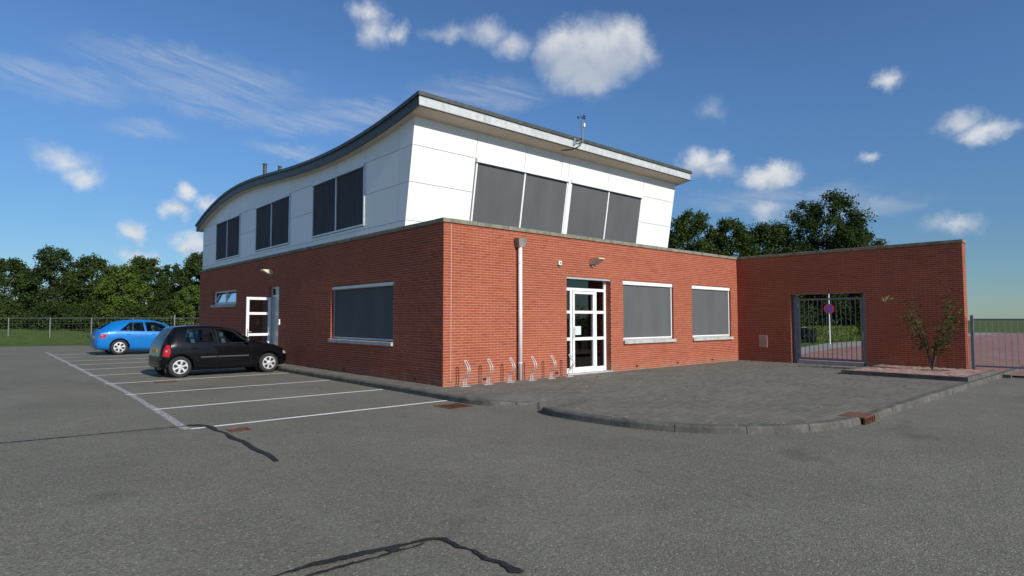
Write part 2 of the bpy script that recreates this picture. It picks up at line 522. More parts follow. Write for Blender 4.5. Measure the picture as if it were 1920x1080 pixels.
# ------------------------------------------------------------------ mesh helpers
class MB:
    def __init__(self):
        self.v, self.f = [], []

    def add(self, vs, fs):
        o = len(self.v)
        self.v += [tuple(x) for x in vs]
        self.f += [tuple(i + o for i in q) for q in fs]
        return self

    def box(self, x0, x1, y0, y1, z0, z1):
        vs = [(x, y, z) for z in (z0, z1) for y in (y0, y1) for x in (x0, x1)]
        return self.add(vs, [(0, 2, 3, 1), (4, 5, 7, 6), (0, 1, 5, 4), (2, 6, 7, 3), (0, 4, 6, 2), (1, 3, 7, 5)])

    def cbox(self, x0, x1, y0, y1, z0, z1, c=0.006):
        """box with chamfered edges"""
        vs = []
        lim = ((x0, x1), (y0, y1), (z0, z1))
        idx = {}
        for sx in (0, 1):
            for sy in (0, 1):
                for sz in (0, 1):
                    s = (sx, sy, sz)
                    for ax in range(3):
                        p = []
                        for k in range(3):
                            e = lim[k][s[k]]
                            p.append(e if k == ax else e + (c if s[k] == 0 else -c))
                        idx[(s, ax)] = len(vs)
                        vs.append(tuple(p))
        fs = []
        for ax in range(3):
            a, b2 = [(1, 2), (0, 2), (0, 1)][ax]
            for s in (0, 1):
                q = []
                for (i, j) in ((0, 0), (1, 0), (1, 1), (0, 1)):
                    k = [0, 0, 0]
                    k[ax] = s
                    k[a] = i
                    k[b2] = j
                    q.append(idx[(tuple(k), ax)])
                flip = (s == 0) != (ax == 1)
                fs.append(tuple(reversed(q)) if flip else tuple(q))
        for ax in range(3):
            a, b2 = [(1, 2), (0, 2), (0, 1)][ax]
            for i in (0, 1):
                for j in (0, 1):
                    k0 = [0, 0, 0]
                    k0[a], k0[b2] = i, j
                    k1 = list(k0)
                    k1[ax] = 1
                    k0, k1 = tuple(k0), tuple(k1)
                    fs.append((idx[(k0, a)], idx[(k1, a)], idx[(k1, b2)], idx[(k0, b2)]))
        for s in [(x, y, z) for x in (0, 1) for y in (0, 1) for z in (0, 1)]:
            fs.append((idx[(s, 0)], idx[(s, 1)], idx[(s, 2)]))
        return self.add(vs, fs)

    def prism(self, poly, off):
        """polygon (3d points) thickened by the vector off"""
        n = len(poly)
        off = Vector(off)
        vs = [Vector(p) for p in poly] + [Vector(p) + off for p in poly]
        fs = [tuple(range(n)), tuple(reversed(range(n, 2 * n)))]
        fs += [(i, i + n, (i + 1) % n + n, (i + 1) % n) for i in range(n)]
        return self.add(vs, fs)

    def tube(self, pts, r, n=8, caps=True):
        pts = [Vector(p) for p in pts]
        rs = r if isinstance(r, (list, tuple)) else [r] * len(pts)
        rings = []
        prev = None
        for i, p in enumerate(pts):
            t = (pts[min(i + 1, len(pts) - 1)] - pts[max(i - 1, 0)]).normalized()
            if prev is None:
                up = Vector((0, 0, 1)) if abs(t.z) < 0.9 else Vector((1, 0, 0))
                a = t.cross(up).normalized()
            else:
                a = (prev - t * prev.dot(t)).normalized()
            prev = a
            b2 = t.cross(a)
            rings.append([p + (a * math.cos(2 * math.pi * k / n) + b2 * math.sin(2 * math.pi * k / n)) * rs[i] for k in range(n)])
        vs = [q for ring in rings for q in ring]
        fs = []
        for i in range(len(pts) - 1):
            for k in range(n):
                fs.append((i * n + k, i * n + (k + 1) % n, (i + 1) * n + (k + 1) % n, (i + 1) * n + k))
        if caps:
            fs.append(tuple(reversed(range(n))))
            fs.append(tuple(range((len(pts) - 1) * n, len(pts) * n)))
        return self.add(vs, fs)

    def lathe(self, prof, n=24, axis='z', center=(0, 0, 0)):
        """prof: list of (radius, height)"""
        vs, fs = [], []
        for (r, h) in prof:
            for k in range(n):
                a = 2 * math.pi * k / n
                p = (r * math.cos(a), r * math.sin(a), h)
                if axis == 'y':
                    p = (p[0], p[2], p[1])
                elif axis == 'x':
                    p = (p[2], p[0], p[1])
                vs.append(tuple(p[i] + center[i] for i in range(3)))
        for i in range(len(prof) - 1):
            for k in range(n):
                fs.append((i * n + k, i * n + (k + 1) % n, (i + 1) * n + (k + 1) % n, (i + 1) * n + k))
        fs.append(tuple(reversed(range(n))))
        fs.append(tuple(range((len(prof) - 1) * n, len(prof) * n)))
        return self.add(vs, fs)

    def mesh(self, name, smooth=False, fix=True):
        me = bpy.data.meshes.new(name)
        me.from_pydata(self.v, [], self.f)
        if fix:
            import bmesh
            bm = bmesh.new()
            bm.from_mesh(me)
            bmesh.ops.recalc_face_normals(bm, faces=bm.faces)
            bm.to_mesh(me)
            bm.free()
        if smooth:
            me.polygons.foreach_set('use_smooth', [True] * len(me.polygons))
        me.update()
        return me

    def build(self, name, mat, parent=None, smooth=False, fix=True, **props):
        return link(name, self.mesh(name, smooth, fix), mat, parent, **props)


def link(name, me, mat, parent=None, **props):
    o = bpy.data.objects.new(name, me)
    COL.objects.link(o)
    if mat is not None and not me.materials:
        me.materials.append(M[mat] if isinstance(mat, str) else mat)
    if parent is not None:
        o.parent = parent
    for k, v in props.items():
        o[k] = v
    return o


def empty(name, loc=(0, 0, 0), rz=0.0, **props):
    o = bpy.data.objects.new(name, None)
    COL.objects.link(o)
    o.location = loc
    o.rotation_euler = (0, 0, rz)
    o.empty_display_size = 0.3
    for k, v in props.items():
        o[k] = v
    return o


def copy_tree(o, parent=None):
    c = o.copy()
    COL.objects.link(c)
    c.parent = parent
    for ch in list(o.children):
        copy_tree(ch, c)
    return c


def smooth_shade_angle(me, ang=40):
    import bmesh
    bm = bmesh.new()
    bm.from_mesh(me)
    for f in bm.faces:
        f.smooth = True
    for e in bm.edges:
        if len(e.link_faces) == 2 and e.calc_face_angle(0) > R(ang):
            e.smooth = False
    bm.to_mesh(me)
    bm.free()


# ------------------------------------------------------------------ ground, parking lot, pavements
GZ = -0.10          # level of the asphalt; the pavement is z = 0

MB().add([(-900, -900, -0.16), (900, -900, -0.16), (900, 900, -0.16), (-900, 900, -0.16)], [(0, 1, 2, 3)]).build(
    "ground", 'grass', kind="structure", label="open grassland stretching away beyond the car park and the trees")
# asphalt as a fine sheet with very slight waves
nx, ny = 70, 70
vs, fs = [], []
for j in range(ny + 1):
    for i in range(nx + 1):
        x = -45 + 68 * i / nx
        y = -38 + 74 * j / ny
        z = GZ + 0.0008 * math.sin(x * 0.7 + 1.3 * math.sin(y * 0.31)) + 0.0008 * math.sin(y * 0.9 + 0.6)
        vs.append((x, y, z - 0.004))
for j in range(ny):
    for i in range(nx):
        a = j * (nx + 1) + i
        fs.append((a, a + 1, a + nx + 2, a + nx + 1))
lot = MB().add(vs, fs).build("parking_lot", 'asphalt', smooth=True, kind="structure", label="worn grey asphalt of the car park in front of the building")


def ribbon(pts, widths, z, jit=0.0):
    """flat strip along pts"""
    mb = MB()
    L, Rr = [], []
    n = len(pts)
    for i, p in enumerate(pts):
        a = Vector(pts[max(i - 1, 0)])
        c2 = Vector(pts[min(i + 1, n - 1)])
        t = (c2 - a).normalized()
        nrm = Vector((-t.y, t.x))
        w = widths[i] if isinstance(widths, (list, tuple)) else widths
        p = Vector(p)
        L.append(p + nrm * (w / 2 + random.uniform(-jit, jit)))
        Rr.append(p - nrm * (w / 2 + random.uniform(-jit, jit)))
    vs = [(q.x, q.y, z) for q in L] + [(q.x, q.y, z) for q in Rr]
    mb.add(vs, [(i, i + 1, n + i + 1, n + i) for i in range(n - 1)])
    return mb


def subdiv(pts, step):
    out = [Vector(pts[0])]
    for a, b2 in zip(pts[:-1], pts[1:]):
        a, b2 = Vector(a), Vector(b2)
        k = max(1, int((b2 - a).length / step))
        for i in range(1, k + 1):
            out.append(a.lerp(b2, i / k))
    return out


for yl in (-1.37, 1.19, 4.0, 6.88, 9.75, 12.5, 15.1, 17.6, 20.3, 23.0):
    p = subdiv([(-5.53, yl - 0.02), (-0.86, yl)], 0.25)
    ribbon(p, 0.10, GZ + 0.0035, 0.006).build("parking_line", 'paint', lot)
p = subdiv([(-5.58, -1.42), (-5.50, 1.2), (-5.42, 4.3), (-5.40, 26)], 0.4)
ribbon(p, 0.12, GZ + 0.0005, 0.012).build("parking_line", 'paint_faded', lot)

# black sealant over the cracks
TARZ = GZ + .0050
for pts, ws in (
    ([(-9.5, -0.78), (-7.6, -0.86), (-6.27, -0.99), (-5.8, -1.04), (-5.45, -1.10)], [.06, .07, .06, .05, .07]),
    ([(-5.50, -1.02), (-5.36, -1.12), (-5.26, -1.45), (-5.29, -1.75), (-5.24, -2.1)], [.14, .24, .20, .10, .08]),
    ([(-5.24, -2.1), (-5.29, -2.5), (-5.25, -2.9), (-5.30, -3.4), (-5.28, -3.9), (-5.33, -4.30)], [.08, .17, .13, .15, .14, .10]),
    ([(-7.4, -7.40), (-6.46, -7.41), (-6.2, -7.40), (-5.95, -7.44), (-5.72, -7.47), (-5.55, -7.50), (-5.38, -7.52), (-5.31, -7.60), (-5.32, -7.78), (-5.28, -7.92), (-5.31, -8.08), (-5.27, -8.22), (-5.29, -8.36), (-5.27, -8.42)],
     [.03, .03, .075, .10, .08, .045, .06, .06, .045, .03, .07, .05, .10, .05]),
    ([(-6.36, -7.55), (-6.1, -7.55), (-5.85, -7.575), (-5.72, -7.56), (-5.6, -7.58), (-5.47, -7.575)], [.03, .05, .025, .05, .03, .012]),
    ([(-5.72, -7.49), (-5.68, -7.56)], [.09, .09]),
):
    TARZ += .0006
    sp = subdiv(pts, 0.035)
    # interpolate widths
    d = [0]
    for a, b2 in zip(pts[:-1], pts[1:]):
        d.append(d[-1] + (Vector(b2) - Vector(a)).length)
    acc, out = 0, []
    for i, q in enumerate(sp):
        if i:
            acc += (sp[i] - sp[i - 1]).length
        out.append(float(np.interp(acc, d, ws)))
    ribbon(sp, [max(.02, w_ * (.52 if sp[0].y > -6 else .80)) for w_ in out], TARZ, 0.008).build("crack_sealant", 'tar', lot)


def grate(name, x0, x1, y0, y1, z, nb, parent):
    mb = MB()
    w = 0.035
    mb.box(x0, x1, y0, y0 + w, z - 0.03, z)
    mb.box(x0, x1, y1 - w, y1, z - 0.03, z)
    mb.box(x0, x0 + w, y0 + w, y1 - w, z - 0.03, z)
    mb.box(x1 - w, x1, y0 + w, y1 - w, z - 0.03, z)
    for i in range(nb):
        xx = x0 + w + (x1 - x0 - 2 * w) * (i + 0.5) / nb
        mb.box(xx - 0.012, xx + 0.012, y0 + w, y1 - w, z - 0.03, z - 0.003)
    mb.box(x0 + w, x1 - w, y0 + w, y1 - w, z - 0.028, z - 0.022)
    return mb.build(name, 'rust_iron', parent)


grate("drain_grate", -1.46, -0.92, -2.36, -1.78, GZ + 0.006, 9, lot)
grate("drain_grate", -5.16, -4.86, -2.08, -1.78, GZ + 0.006, 5, lot)
grate("drain_grate", -4.5, -4.0, 6.2, 6.6, GZ + 0.006, 8, lot)

# ---- plaza in front of the entrance and the strip along the left wall, kerbs round both
KERB_A = [(-0.78, 26.0), (-0.78, 20.5), (-0.78, 8.5), (-0.78, 3.6), (-0.79, -0.6), (-0.82, -1.6), (-0.79, -2.1), (-0.62, -2.52), (-0.25, -2.75), (0.2, -2.86)]
KERB_B = [(-0.22, -3.50), (-0.45, -3.66), (-0.60, -3.95), (-0.66, -4.35), (-0.62, -5.1), (-0.52, -5.85), (-0.18, -6.58), (0.36, -7.17), (1.05, -7.58), (1.9, -7.84), (2.9, -7.90), (4.26, -7.84), (8.0, -7.80), (22.0, -7.80)]


def smooth_path(pts, it=2):
    pts = [Vector(p) for p in pts]
    for _ in range(it):
        out = [pts[0]]
        for a, b2 in zip(pts[:-1], pts[1:]):
            out += [a.lerp(b2, .25), a.lerp(b2, .75)]
        out.append(pts[-1])
        pts = out
    return pts


def pave_z(x, y):
    """the pavement dips to the asphalt between the two kerb ends"""
    d = math.hypot((x + 0.6) / 1.5, (y + 3.05) / 0.75)
    t = min(1, max(0, 1.45 - d))
    t = t * t * (3 - 2 * t)
    return -0.092 * t


KA, KB = smooth_path(KERB_A), smooth_path(KERB_B)
poly = [(-0.0, 26.0)] + []
plaza_poly = [(p.x, p.y) for p in KA if p.y < 0.5] + [(-0.05, -3.1)] + [(p.x, p.y) for p in KB if p.x < 16] + [(14.0, -7.8), (14.0, 0.5)]
strip_poly = [(0.0, 0.3), (0.0, 26.0)] + [(p.x, p.y) for p in KA if p.y > -0.8]


def inside(px, py, pl):
    c = False
    j = len(pl) - 1
    for i in range(len(pl)):
        xi, yi = pl[i]
        xj, yj = pl[j]
        if (yi > py) != (yj > py) and px < (xj - xi) * (py - yi) / (yj - yi) + xi:
            c = not c
        j = i
    return c


def dist_path(x, y, path):
    q = Vector((x, y))
    best = 9
    for a, b2 in zip(path[:-1], path[1:]):
        ab = b2 - a
        t = max(0, min(1, (q - a).dot(ab) / ab.length_squared))
        best = min(best, (q - a - ab * t).length)
    return best


# bedding sheet under the pavers
mb = MB()
gx = np.arange(-1.0, 13.6, 0.22)
gy = np.arange(-8.0, 0.4, 0.22)
idx = {}
for i, x in enumerate(gx):
    for j, y in enumerate(gy):
        idx[(i, j)] = len(mb.v)
        mb.v.append((x, y, pave_z(x, y) - 0.012))
for i in range(len(gx) - 1):
    for j in range(len(gy) - 1):
        if inside(gx[i] + .11, gy[j] + .11, plaza_poly) and dist_path(gx[i] + .11, gy[j] + .11, KB) > .17 and dist_path(gx[i] + .11, gy[j] + .11, KA) > .17 and gy[j] > -7.9:
            mb.f.append((idx[(i, j)], idx[(i + 1, j)], idx[(i + 1, j + 1)], idx[(i, j + 1)]))
pave = mb.build("pavement", 'sand_joint', kind="structure", label="grey brick-paved forecourt in front of the entrance, edged with curved kerbs")
MB().box(-0.74, 0.02, -0.1, 26, -0.09, -0.012).build("bedding", 'sand_joint', pave)
MB().box(13.5, 13.62, -8, 0, -0.09, -0.011).build("bedding", 'sand_joint', pave)

PL, PWid, PJ = 0.207, 0.102, 0.004
paver_mesh = MB().cbox(-PL / 2, PL / 2, -PWid / 2, PWid / 2, -0.045, 0, 0.0025).mesh("paver")
paver_mesh.materials.append(M['paver'])
cells = []
for k, y in enumerate(np.arange(-7.95, 0.0 - 0.02, PWid + PJ)):
    off = (k % 2) * (PL + PJ) / 2
    for x in np.arange(-1.1 + off, 13.53, PL + PJ):
        if not inside(x, y, plaza_poly) or y > -0.04 or x > 13.44:
            continue
        if -7.95 < y and dist_path(x, y, KB) < 0.118 or (y > -3.2 and dist_path(x, y, KA) < 0.118):
            continue
        if x > 10.25 and y < -4.75:
            continue
        cells.append((x, y, 0))
for k, y in enumerate(np.arange(0.0, 25.5, PWid + PJ)):
    off = (k % 2) * (PL + PJ) / 2
    for x in np.arange(-0.55 + off * 0.5, -0.06, PL + PJ):
        cells.append((x, y, 0))
cx, cy = -7.96, -11.34
cells.sort(key=lambda c: math.hypot(c[0] - cx, c[1] - cy))
stuff = MB()
tv = [tuple(v.co) for v in paver_mesh.vertices]
tf = [tuple(p.vertices) for p in paver_mesh.polygons]
for i, (x, y, a) in enumerate(cells):
    z = pave_z(x, y) + random.uniform(-0.0012, 0.0012)
    sx = (pave_z(x + .1, y) - pave_z(x - .1, y)) / .2 + random.uniform(-.004, .004)
    sy = (pave_z(x, y + .1) - pave_z(x, y - .1)) / .2 + random.uniform(-.005, .005)
    if i < 300:
        o = bpy.data.objects.new("paver", paver_mesh)
        COL.objects.link(o)
        o.parent = pave
        o.location = (x, y, z)
        o.rotation_euler = (math.atan(sy), -math.atan(sx), random.uniform(-.006, .006))
    else:
        # the hidden underside is dropped
        stuff.add([(vx + x, vy + y, vz + z + vx * sx + vy * sy) for vx, vy, vz in tv], tf)
stuff.build("paver_field", 'paver', pave, fix=False, kind="stuff")


def kerb_run(path, first, last, parent):
    """kerb stones about a metre long along the path, lowered where the pavement dips"""
    d = [0]
    for a, b2 in zip(path[:-1], path[1:]):
        d.append(d[-1] + (b2 - a).length)
    xs = [p.x for p in path]
    ys = [p.y for p in path]
    s = 0
    total = d[-1]
    while s < total - 0.2:
        e = min(s + 1.0, total)
        mbk = MB()
        ring = []
        n = 7
        for i in range(n):
            q = s + 0.006 + (e - s - 0.012) * i / (n - 1)
            x, y = np.interp(q, d, xs), np.interp(q, d, ys)
            x2, y2 = np.interp(min(q + .03, total), d, xs), np.interp(min(q + .03, total), d, ys)
            x1, y1 = np.interp(max(q - .03, 0), d, xs), np.interp(max(q - .03, 0), d, ys)
            t = Vector((x2 - x1, y2 - y1)).normalized()
            nr = Vector((-t.y, t.x))       # inwards (left of travel)
            top = 0.009
            if first and q < 0.5:
                top = -0.085 + 0.094 * (q / 0.5) ** 0.6
            if last and total - q < 1.1:
                top = -0.088 + 0.097 * ((total - q) / 1.1)
            top = max(top, -0.088)
            prof = [(-0.02, -0.16), (-0.012, top - 0.028), (0.002, top - 0.008), (0.02, top), (0.135, top), (0.135, -0.16)]
            ring.append([(x + nr.x * a2, y + nr.y * a2, zz) for a2, zz in prof])
        m2 = len(ring[0])
        vs = [p for r_ in ring for p in r_]
        fs = [(i * m2 + k, i * m2 + (k + 1) % m2, (i + 1) * m2 + (k + 1) % m2, (i + 1) * m2 + k) for i in range(n - 1) for k in range(m2)]
        fs += [tuple(range(m2)), tuple(range((n - 1) * m2, n * m2))]
        mbk.add(vs, fs)
        o = mbk.build("kerb_stone", 'kerb', parent)
        s = e


kerb_run(KA, False, True, pave)
kerb_run(KB, True, False, pave)

# kerb drain set in the curve
kd = empty("kerb_drain", (2.62, -7.80, 0), R(2), label="rusty iron kerb drain set in the curved kerb", category="drain")
MB().cbox(-0.26, 0.26, -0.135, 0.24, -0.02, 0.013, 0.008).build("lid", 'rust_iron', kd)
mb = MB()
for i in range(6):
    mb.box(-0.25 + i * 0.094, -0.22 + i * 0.094, -0.145, -0.115, -0.10, 0.0)
mb.box(-0.25, 0.25, -0.118, -0.112, -0.10, -0.002)
mb.build("grille", 'rust_iron', kd)

# ------------------------------------------------------------------ brickwork
CH = 0.063
H = CH * 60


def rows(L, n, ops, start=0.0, flip=0, pitch=0.22):
    out = []
    for i in range(n):
        z0, z1 = i * CH + 0.0065, (i + 1) * CH - 0.0065
        zc = (z0 + z1) / 2
        u = start
        seq = []
        first = 0.208 if (i + flip) % 2 == 0 else 0.098
        a, b2 = 0.0, first
        while a < L - 0.02:
            seq.append((max(a, start), min(b2, L)))
            a = b2 + 0.012
            b2 = a + 0.208
        for a, b2 in seq:
            segs = [(a, b2)]
            for (o0, o1, p0, p1) in ops:
                if p0 < zc < p1:
                    ns = []
                    for (s0, s1) in segs:
                        if o1 <= s0 or o0 >= s1:
                            ns.append((s0, s1))
                        else:
                            if o0 - s0 > 0.03:
                                ns.append((s0, o0))
                            if s1 - o1 > 0.03:
                                ns.append((o1, s1))
                    segs = ns
            for s0, s1 in segs:
                if s1 - s0 > 0.02:
                    out.append((s0, s1, z0, z1))
    return out


BD = 0.03
brick_shared = MB().add([(x, y, z) for z in (-0.025, 0.025) for y in (0, BD) for x in (-0.104, 0.104)],
                        [(0, 1, 5, 4), (0, 2, 3, 1), (4, 5, 7, 6), (0, 4, 6, 2), (1, 3, 7, 5)]).mesh("brick")
brick_shared.materials.append(M['brick'])


def lay(O, U, Nn, bricks, joined, parent, singles=None, rz=0):
    """bricks on the plane through O with direction U and outward normal Nn"""
    O, U, Nn = Vector(O), Vector(U), Vector(Nn)
    for (a, b2, z0, z1) in bricks:
        j = random.uniform(-0.0018, 0.0022)
        if singles is not None and (a, b2, z0, z1) in singles:
            o = bpy.data.objects.new("brick", brick_shared)
            COL.objects.link(o)
            o.parent = parent
            p = O + U * ((a + b2) / 2) + Nn * j
            o.location = (p.x, p.y, (z0 + z1) / 2)
            o.rotation_euler = (0, 0, rz)
            continue
        A, B = O + U * a + Nn * j, O + U * b2 + Nn * j
        C, D = B - Nn * (BD + j), A - Nn * (BD + j)
        vs = [(p.x, p.y, z) for z in (z0, z1) for p in (A, B, C, D)]
        joined.add(vs, [(0, 1, 5, 4), (1, 2, 6, 5), (3, 0, 4, 7), (4, 5, 6, 7), (3, 2, 1, 0)])


def backing(mb, O, U, Nn, L, Hh, ops, depth=0.006, u0=0.0):
    """mortar plane just behind the brick faces, open where the openings are"""
    O, U, Nn = Vector(O), Vector(U), Vector(Nn)
    us = sorted({u0, L} | {o[0] for o in ops} | {o[1] for o in ops})
    zs = sorted({0 - 0.15, Hh} | {o[2] for o in ops} | {o[3] for o in ops})
    for a, b2 in zip(us[:-1], us[1:]):
        for z0, z1 in zip(zs[:-1], zs[1:]):
            uc, zc = (a + b2) / 2, (z0 + z1) / 2
            if any(o[0] < uc < o[1] and o[2] < zc < o[3] for o in ops) or uc < u0:
                continue
            A = O + U * a - Nn * depth
            B = O + U * b2 - Nn * depth
            mb.add([(A.x, A.y, z0), (B.x, B.y, z0), (B.x, B.y, z1), (A.x, A.y, z1)], [(0, 1, 2, 3)])


def opening_lining(mb, O, U, Nn, op, depth):
    """jambs, head and bottom of an opening"""
    O, U, Nn = Vector(O), Vector(U), Vector(Nn)
    a, b2, z0, z1 = op[0] - .006, op[1] + .006, op[2], op[3] + .006
    p = [O + U * a - Nn * 0.006, O + U * b2 - Nn * 0.006]
    q = [v - Nn * depth for v in p]
    mb.add([(p[0].x, p[0].y, z0), (q[0].x, q[0].y, z0), (q[0].x, q[0].y, z1), (p[0].x, p[0].y, z1)], [(0, 1, 2, 3)])
    mb.add([(p[1].x, p[1].y, z0), (q[1].x, q[1].y, z0), (q[1].x, q[1].y, z1), (p[1].x, p[1].y, z1)], [(0, 1, 2, 3)])
    mb.add([(p[0].x, p[0].y, z1), (q[0].x, q[0].y, z1), (q[1].x, q[1].y, z1), (p[1].x, p[1].y, z1)], [(0, 1, 2, 3)])
    mb.add([(p[0].x, p[0].y, z0), (q[0].x, q[0].y, z0), (q[1].x, q[1].y, z0), (p[1].x, p[1].y, z0)], [(0, 1, 2, 3)])


bld = empty("office_building", (0, 0, 0), label="red brick building with white panelled upper floor under a curved roof", category="building")

LXF = 13.53
OPS_F = [(4.12, 6.03, -0.2, 43 * CH), (6.60, 9.27, 13 * CH, 43 * CH), (10.40, 13.03, 13 * CH, 43 * CH)]
OPS_L = [(2.22, 5.88, 14 * CH, 40 * CH), (10.10, 11.13, -0.2, 43 * CH), (14.86, 18.2, 33 * CH, 44 * CH)]
LYL = 20.35

# front wall
mb = MB()
backing(mb, (0, 0, 0), (1, 0, 0), (0, -1, 0), LXF, H, OPS_F, u0=0.006)
for op in OPS_F:
    opening_lining(mb, (0, 0, 0), (1, 0, 0), (0, -1, 0), op, 0.26)
fw = mb.build("front_wall", 'mortar', bld, fix=False)
fb = rows(LXF, 60, OPS_F)
full = [q for q in fb if abs(q[1] - q[0] - 0.208) < 1e-4]
full.sort(key=lambda q: math.hypot((q[0] + q[1]) / 2 + 7.96, 11.34))
singles = set(full[:300])
jb = MB()
lay((0, 0, 0), (1, 0, 0), (0, -1, 0), fb, jb, fw, singles)
for (a, b2, z0, z1) in OPS_F:      # brick returns in the right-hand jambs
    n0, n1 = int(round(max(z0, 0) / CH)), int(round(z1 / CH))
    dp = 0.2 if z0 < 0 else 0.12
    rr = [(0.031, dp, n * CH + .0065, (n + 1) * CH - .0065) for n in range(n0, n1)]
    lay((b2, 0, 0), (0, 1, 0), (-1, 0, 0), rr, jb, fw)
jb.build("brick_courses", 'brick', fw, fix=False, kind="stuff")
# white sealant line of the movement joint
MB().box(0.215, 0.225, -0.0035, 0.004, 0.10, H - 0.02).build("movement_joint", 'sealant', fw)
for vx in (1.23, 3.72, 7.25, 9.47, 11.65):
    MB().box(vx - 0.055, vx + 0.055, -0.0045, 0.02, 0.066, 0.122).build("air_brick", 'black_plastic', fw)

# left wall
mb = MB()
backing(mb, (0, 0, 0), (0, 1, 0), (-1, 0, 0), LYL, H, OPS_L, u0=0.006)
for op in OPS_L:
    opening_lining(mb, (0, 0, 0), (0, 1, 0), (-1, 0, 0), op, 0.26)
lw = mb.build("side_wall", 'mortar', bld, fix=False)
jb = MB()
lay((0, 0, 0), (0, 1, 0), (-1, 0, 0), rows(LYL, 60, OPS_L, start=BD + 0.0005, flip=1), jb, lw)
for (a, b2, z0, z1) in OPS_L:
    n0, n1 = int(round(max(z0, 0) / CH)), int(round(z1 / CH))
    rr = [(0.031, 0.13, n * CH + .0065, (n + 1) * CH - .0065) for n in range(n0, n1)]
    lay((0, b2, 0), (1, 0, 0), (0, -1, 0), rr, jb, lw)
    lay((0, a, 0), (1, 0, 0), (0, 1, 0), rr, jb, lw)
jb.build("brick_courses", 'brick', lw, fix=False, kind="stuff")
for vy in (1.17, 4.96, 8.7, 13.0, 17.0):
    MB().box(-0.0045, 0.02, vy - 0.055, vy + 0.055, 0.068, 0.124).build("air_brick", 'black_plastic', lw)
# walls away from the street, flat roof deck
mb = MB()
mb.add([(LXF + .3, 0.1, -.15), (LXF + .3, LYL, -.15), (LXF + .3, LYL, H), (LXF + .3, 0.1, H)], [(0, 1, 2, 3)])
mb.add([(0, LYL, -.15), (LXF + .3, LYL, -.15), (LXF + .3, LYL, H), (0, LYL, H)], [(0, 1, 2, 3)])
mb.build("rear_wall", 'brick', bld, fix=False)
MB().box(0.28, LXF + .28, 0.28, LYL - .05, H - 0.15, H - 0.05).build("flat_roof", 'trim', bld)

# coping stones
CT = 0.10


def coping(parent, horizontal, fixed0, fixed1, s, e, ztop=H + CT):
    while s < e - 0.05:
        n = min(s + 1.0, e)
        if e - n < 0.3:
            n = e
        z1 = ztop + random.uniform(-.003, .003)
        b2 = MB()
        if horizontal:
            b2.cbox(s + .003, n - .003, fixed0, fixed1, H + 0.001, z1, .008)
        else:
            b2.cbox(fixed0, fixed1, s + .003, n - .003, H + 0.001, z1, .008)
        b2.build("coping_stone", 'coping', parent)
        s = n


coping(bld, True, -0.035, 0.31, -0.035, LXF - 0.035)
coping(bld, False, -0.035, 0.31, 0.313, LYL + 0.02)


# ------------------------------------------------------------------ ground floor windows and doors
def front_window(x0, x1, z0, z1):
    y = 0.10
    w = MB()
    w.box(x0, x1, y + 0.02, y + 0.05, z0, z1)
    win = w.build("window", 'black_plastic', bld)
    MB().cbox(x0 + .004, x1 - .004, y - 0.07, y + 0.015, z1 - 0.125, z1 - 0.004, .01).build("shutter_box", 'white_frame', win)
    for xa in (x0 + 0.004, x1 - 0.05):
        MB().box(xa, xa + 0.045, y - 0.03, y + 0.015, z0 + 0.10, z1 - 0.126).build("guide_rail", 'white_frame', win)
    MB().box(x0 + 0.05, x1 - 0.051, y - 0.012, y - 0.006, z0 + 0.15, z1 - 0.126).build("screen", 'screen', win)
    MB().cbox(x0 + 0.05, x1 - 0.051, y - 0.03, y + 0.012, z0 + 0.105, z0 + 0.15, .006).build("bottom_bar", 'white_frame', win)
    MB().box(x0 + .002, x1 - .002, y - 0.02, y + 0.018, z0 + 0.07, z0 + 0.10).build("frame_rail", 'alu', win)
    MB().cbox(x0 - 0.0, x1 + 0.055, -0.065, y + 0.10, z0 - 0.035, z0 + 0.068, .008).build("sill", 'sill', win)


front_window(*OPS_F[1])
front_window(*OPS_F[2])

# side window with its screen down
y0, y1, z0, z1 = OPS_L[0]
x = 0.12
win = MB().box(x + 0.02, x + 0.05, y0, y1, z0, z1).build("window", 'black_plastic', bld)
MB().cbox(x - 0.10, x + 0.015, y0 + .004, y1 - .004, z1 - 0.115, z1 - 0.004, .02).build("shutter_box", 'alu', win)
for ya in (y0 + .004, y1 - .05):
    MB().box(x - 0.03, x + 0.015, ya, ya + .045, z0 + .09, z1 - .116).build("guide_rail", 'alu', win)
MB().box(x - 0.012, x - 0.006, y0 + .05, y1 - .051, z0 + .13, z1 - .116).build("screen", 'screen', win)
MB().cbox(x - .03, x + .012, y0 + .05, y1 - .051, z0 + .08, z0 + .13, .006).build("bottom_bar", 'alu', win)
MB().cbox(-0.065, x + .10, y0 - 0.005, y1 + 0.05, z0 - 0.04, z0 + 0.062, .008).build("sill", 'sill', win)

# small two-light window high on the side wall
y0, y1, z0, z1 = OPS_L[2]
x = 0.12
mb = MB()
mb.box(x - .03, x + .03, y0, y1, z0 + .10, z0 + .19)
mb.box(x - .03, x + .03, y0, y1, z1 - .07, z1)
for ya, yb in ((y0, y0 + .07), ((y0 + y1) / 2 - .04, (y0 + y1) / 2 + .04), (y1 - .07, y1)):
    mb.box(x - .031, x + .031, ya, yb, z0 + .19, z1 - .07)
win = mb.build("window", 'alu', bld)
for ya, yb in ((y0 + .07, (y0 + y1) / 2 - .04), ((y0 + y1) / 2 + .04, y1 - .07)):
    mb = MB()
    mb.add([(x - .01, ya, z0 + .19), (x - .01, yb, z0 + .19), (x + .09, yb, z1 - .07), (x + .09, ya, z1 - .07)], [(0, 1, 2, 3)])
    mb.build("pane", 'glass', win, fix=False)
MB().box(x + .35, x + .36, y0, y1, z0, z1).build("room_wall", 'interior', win)
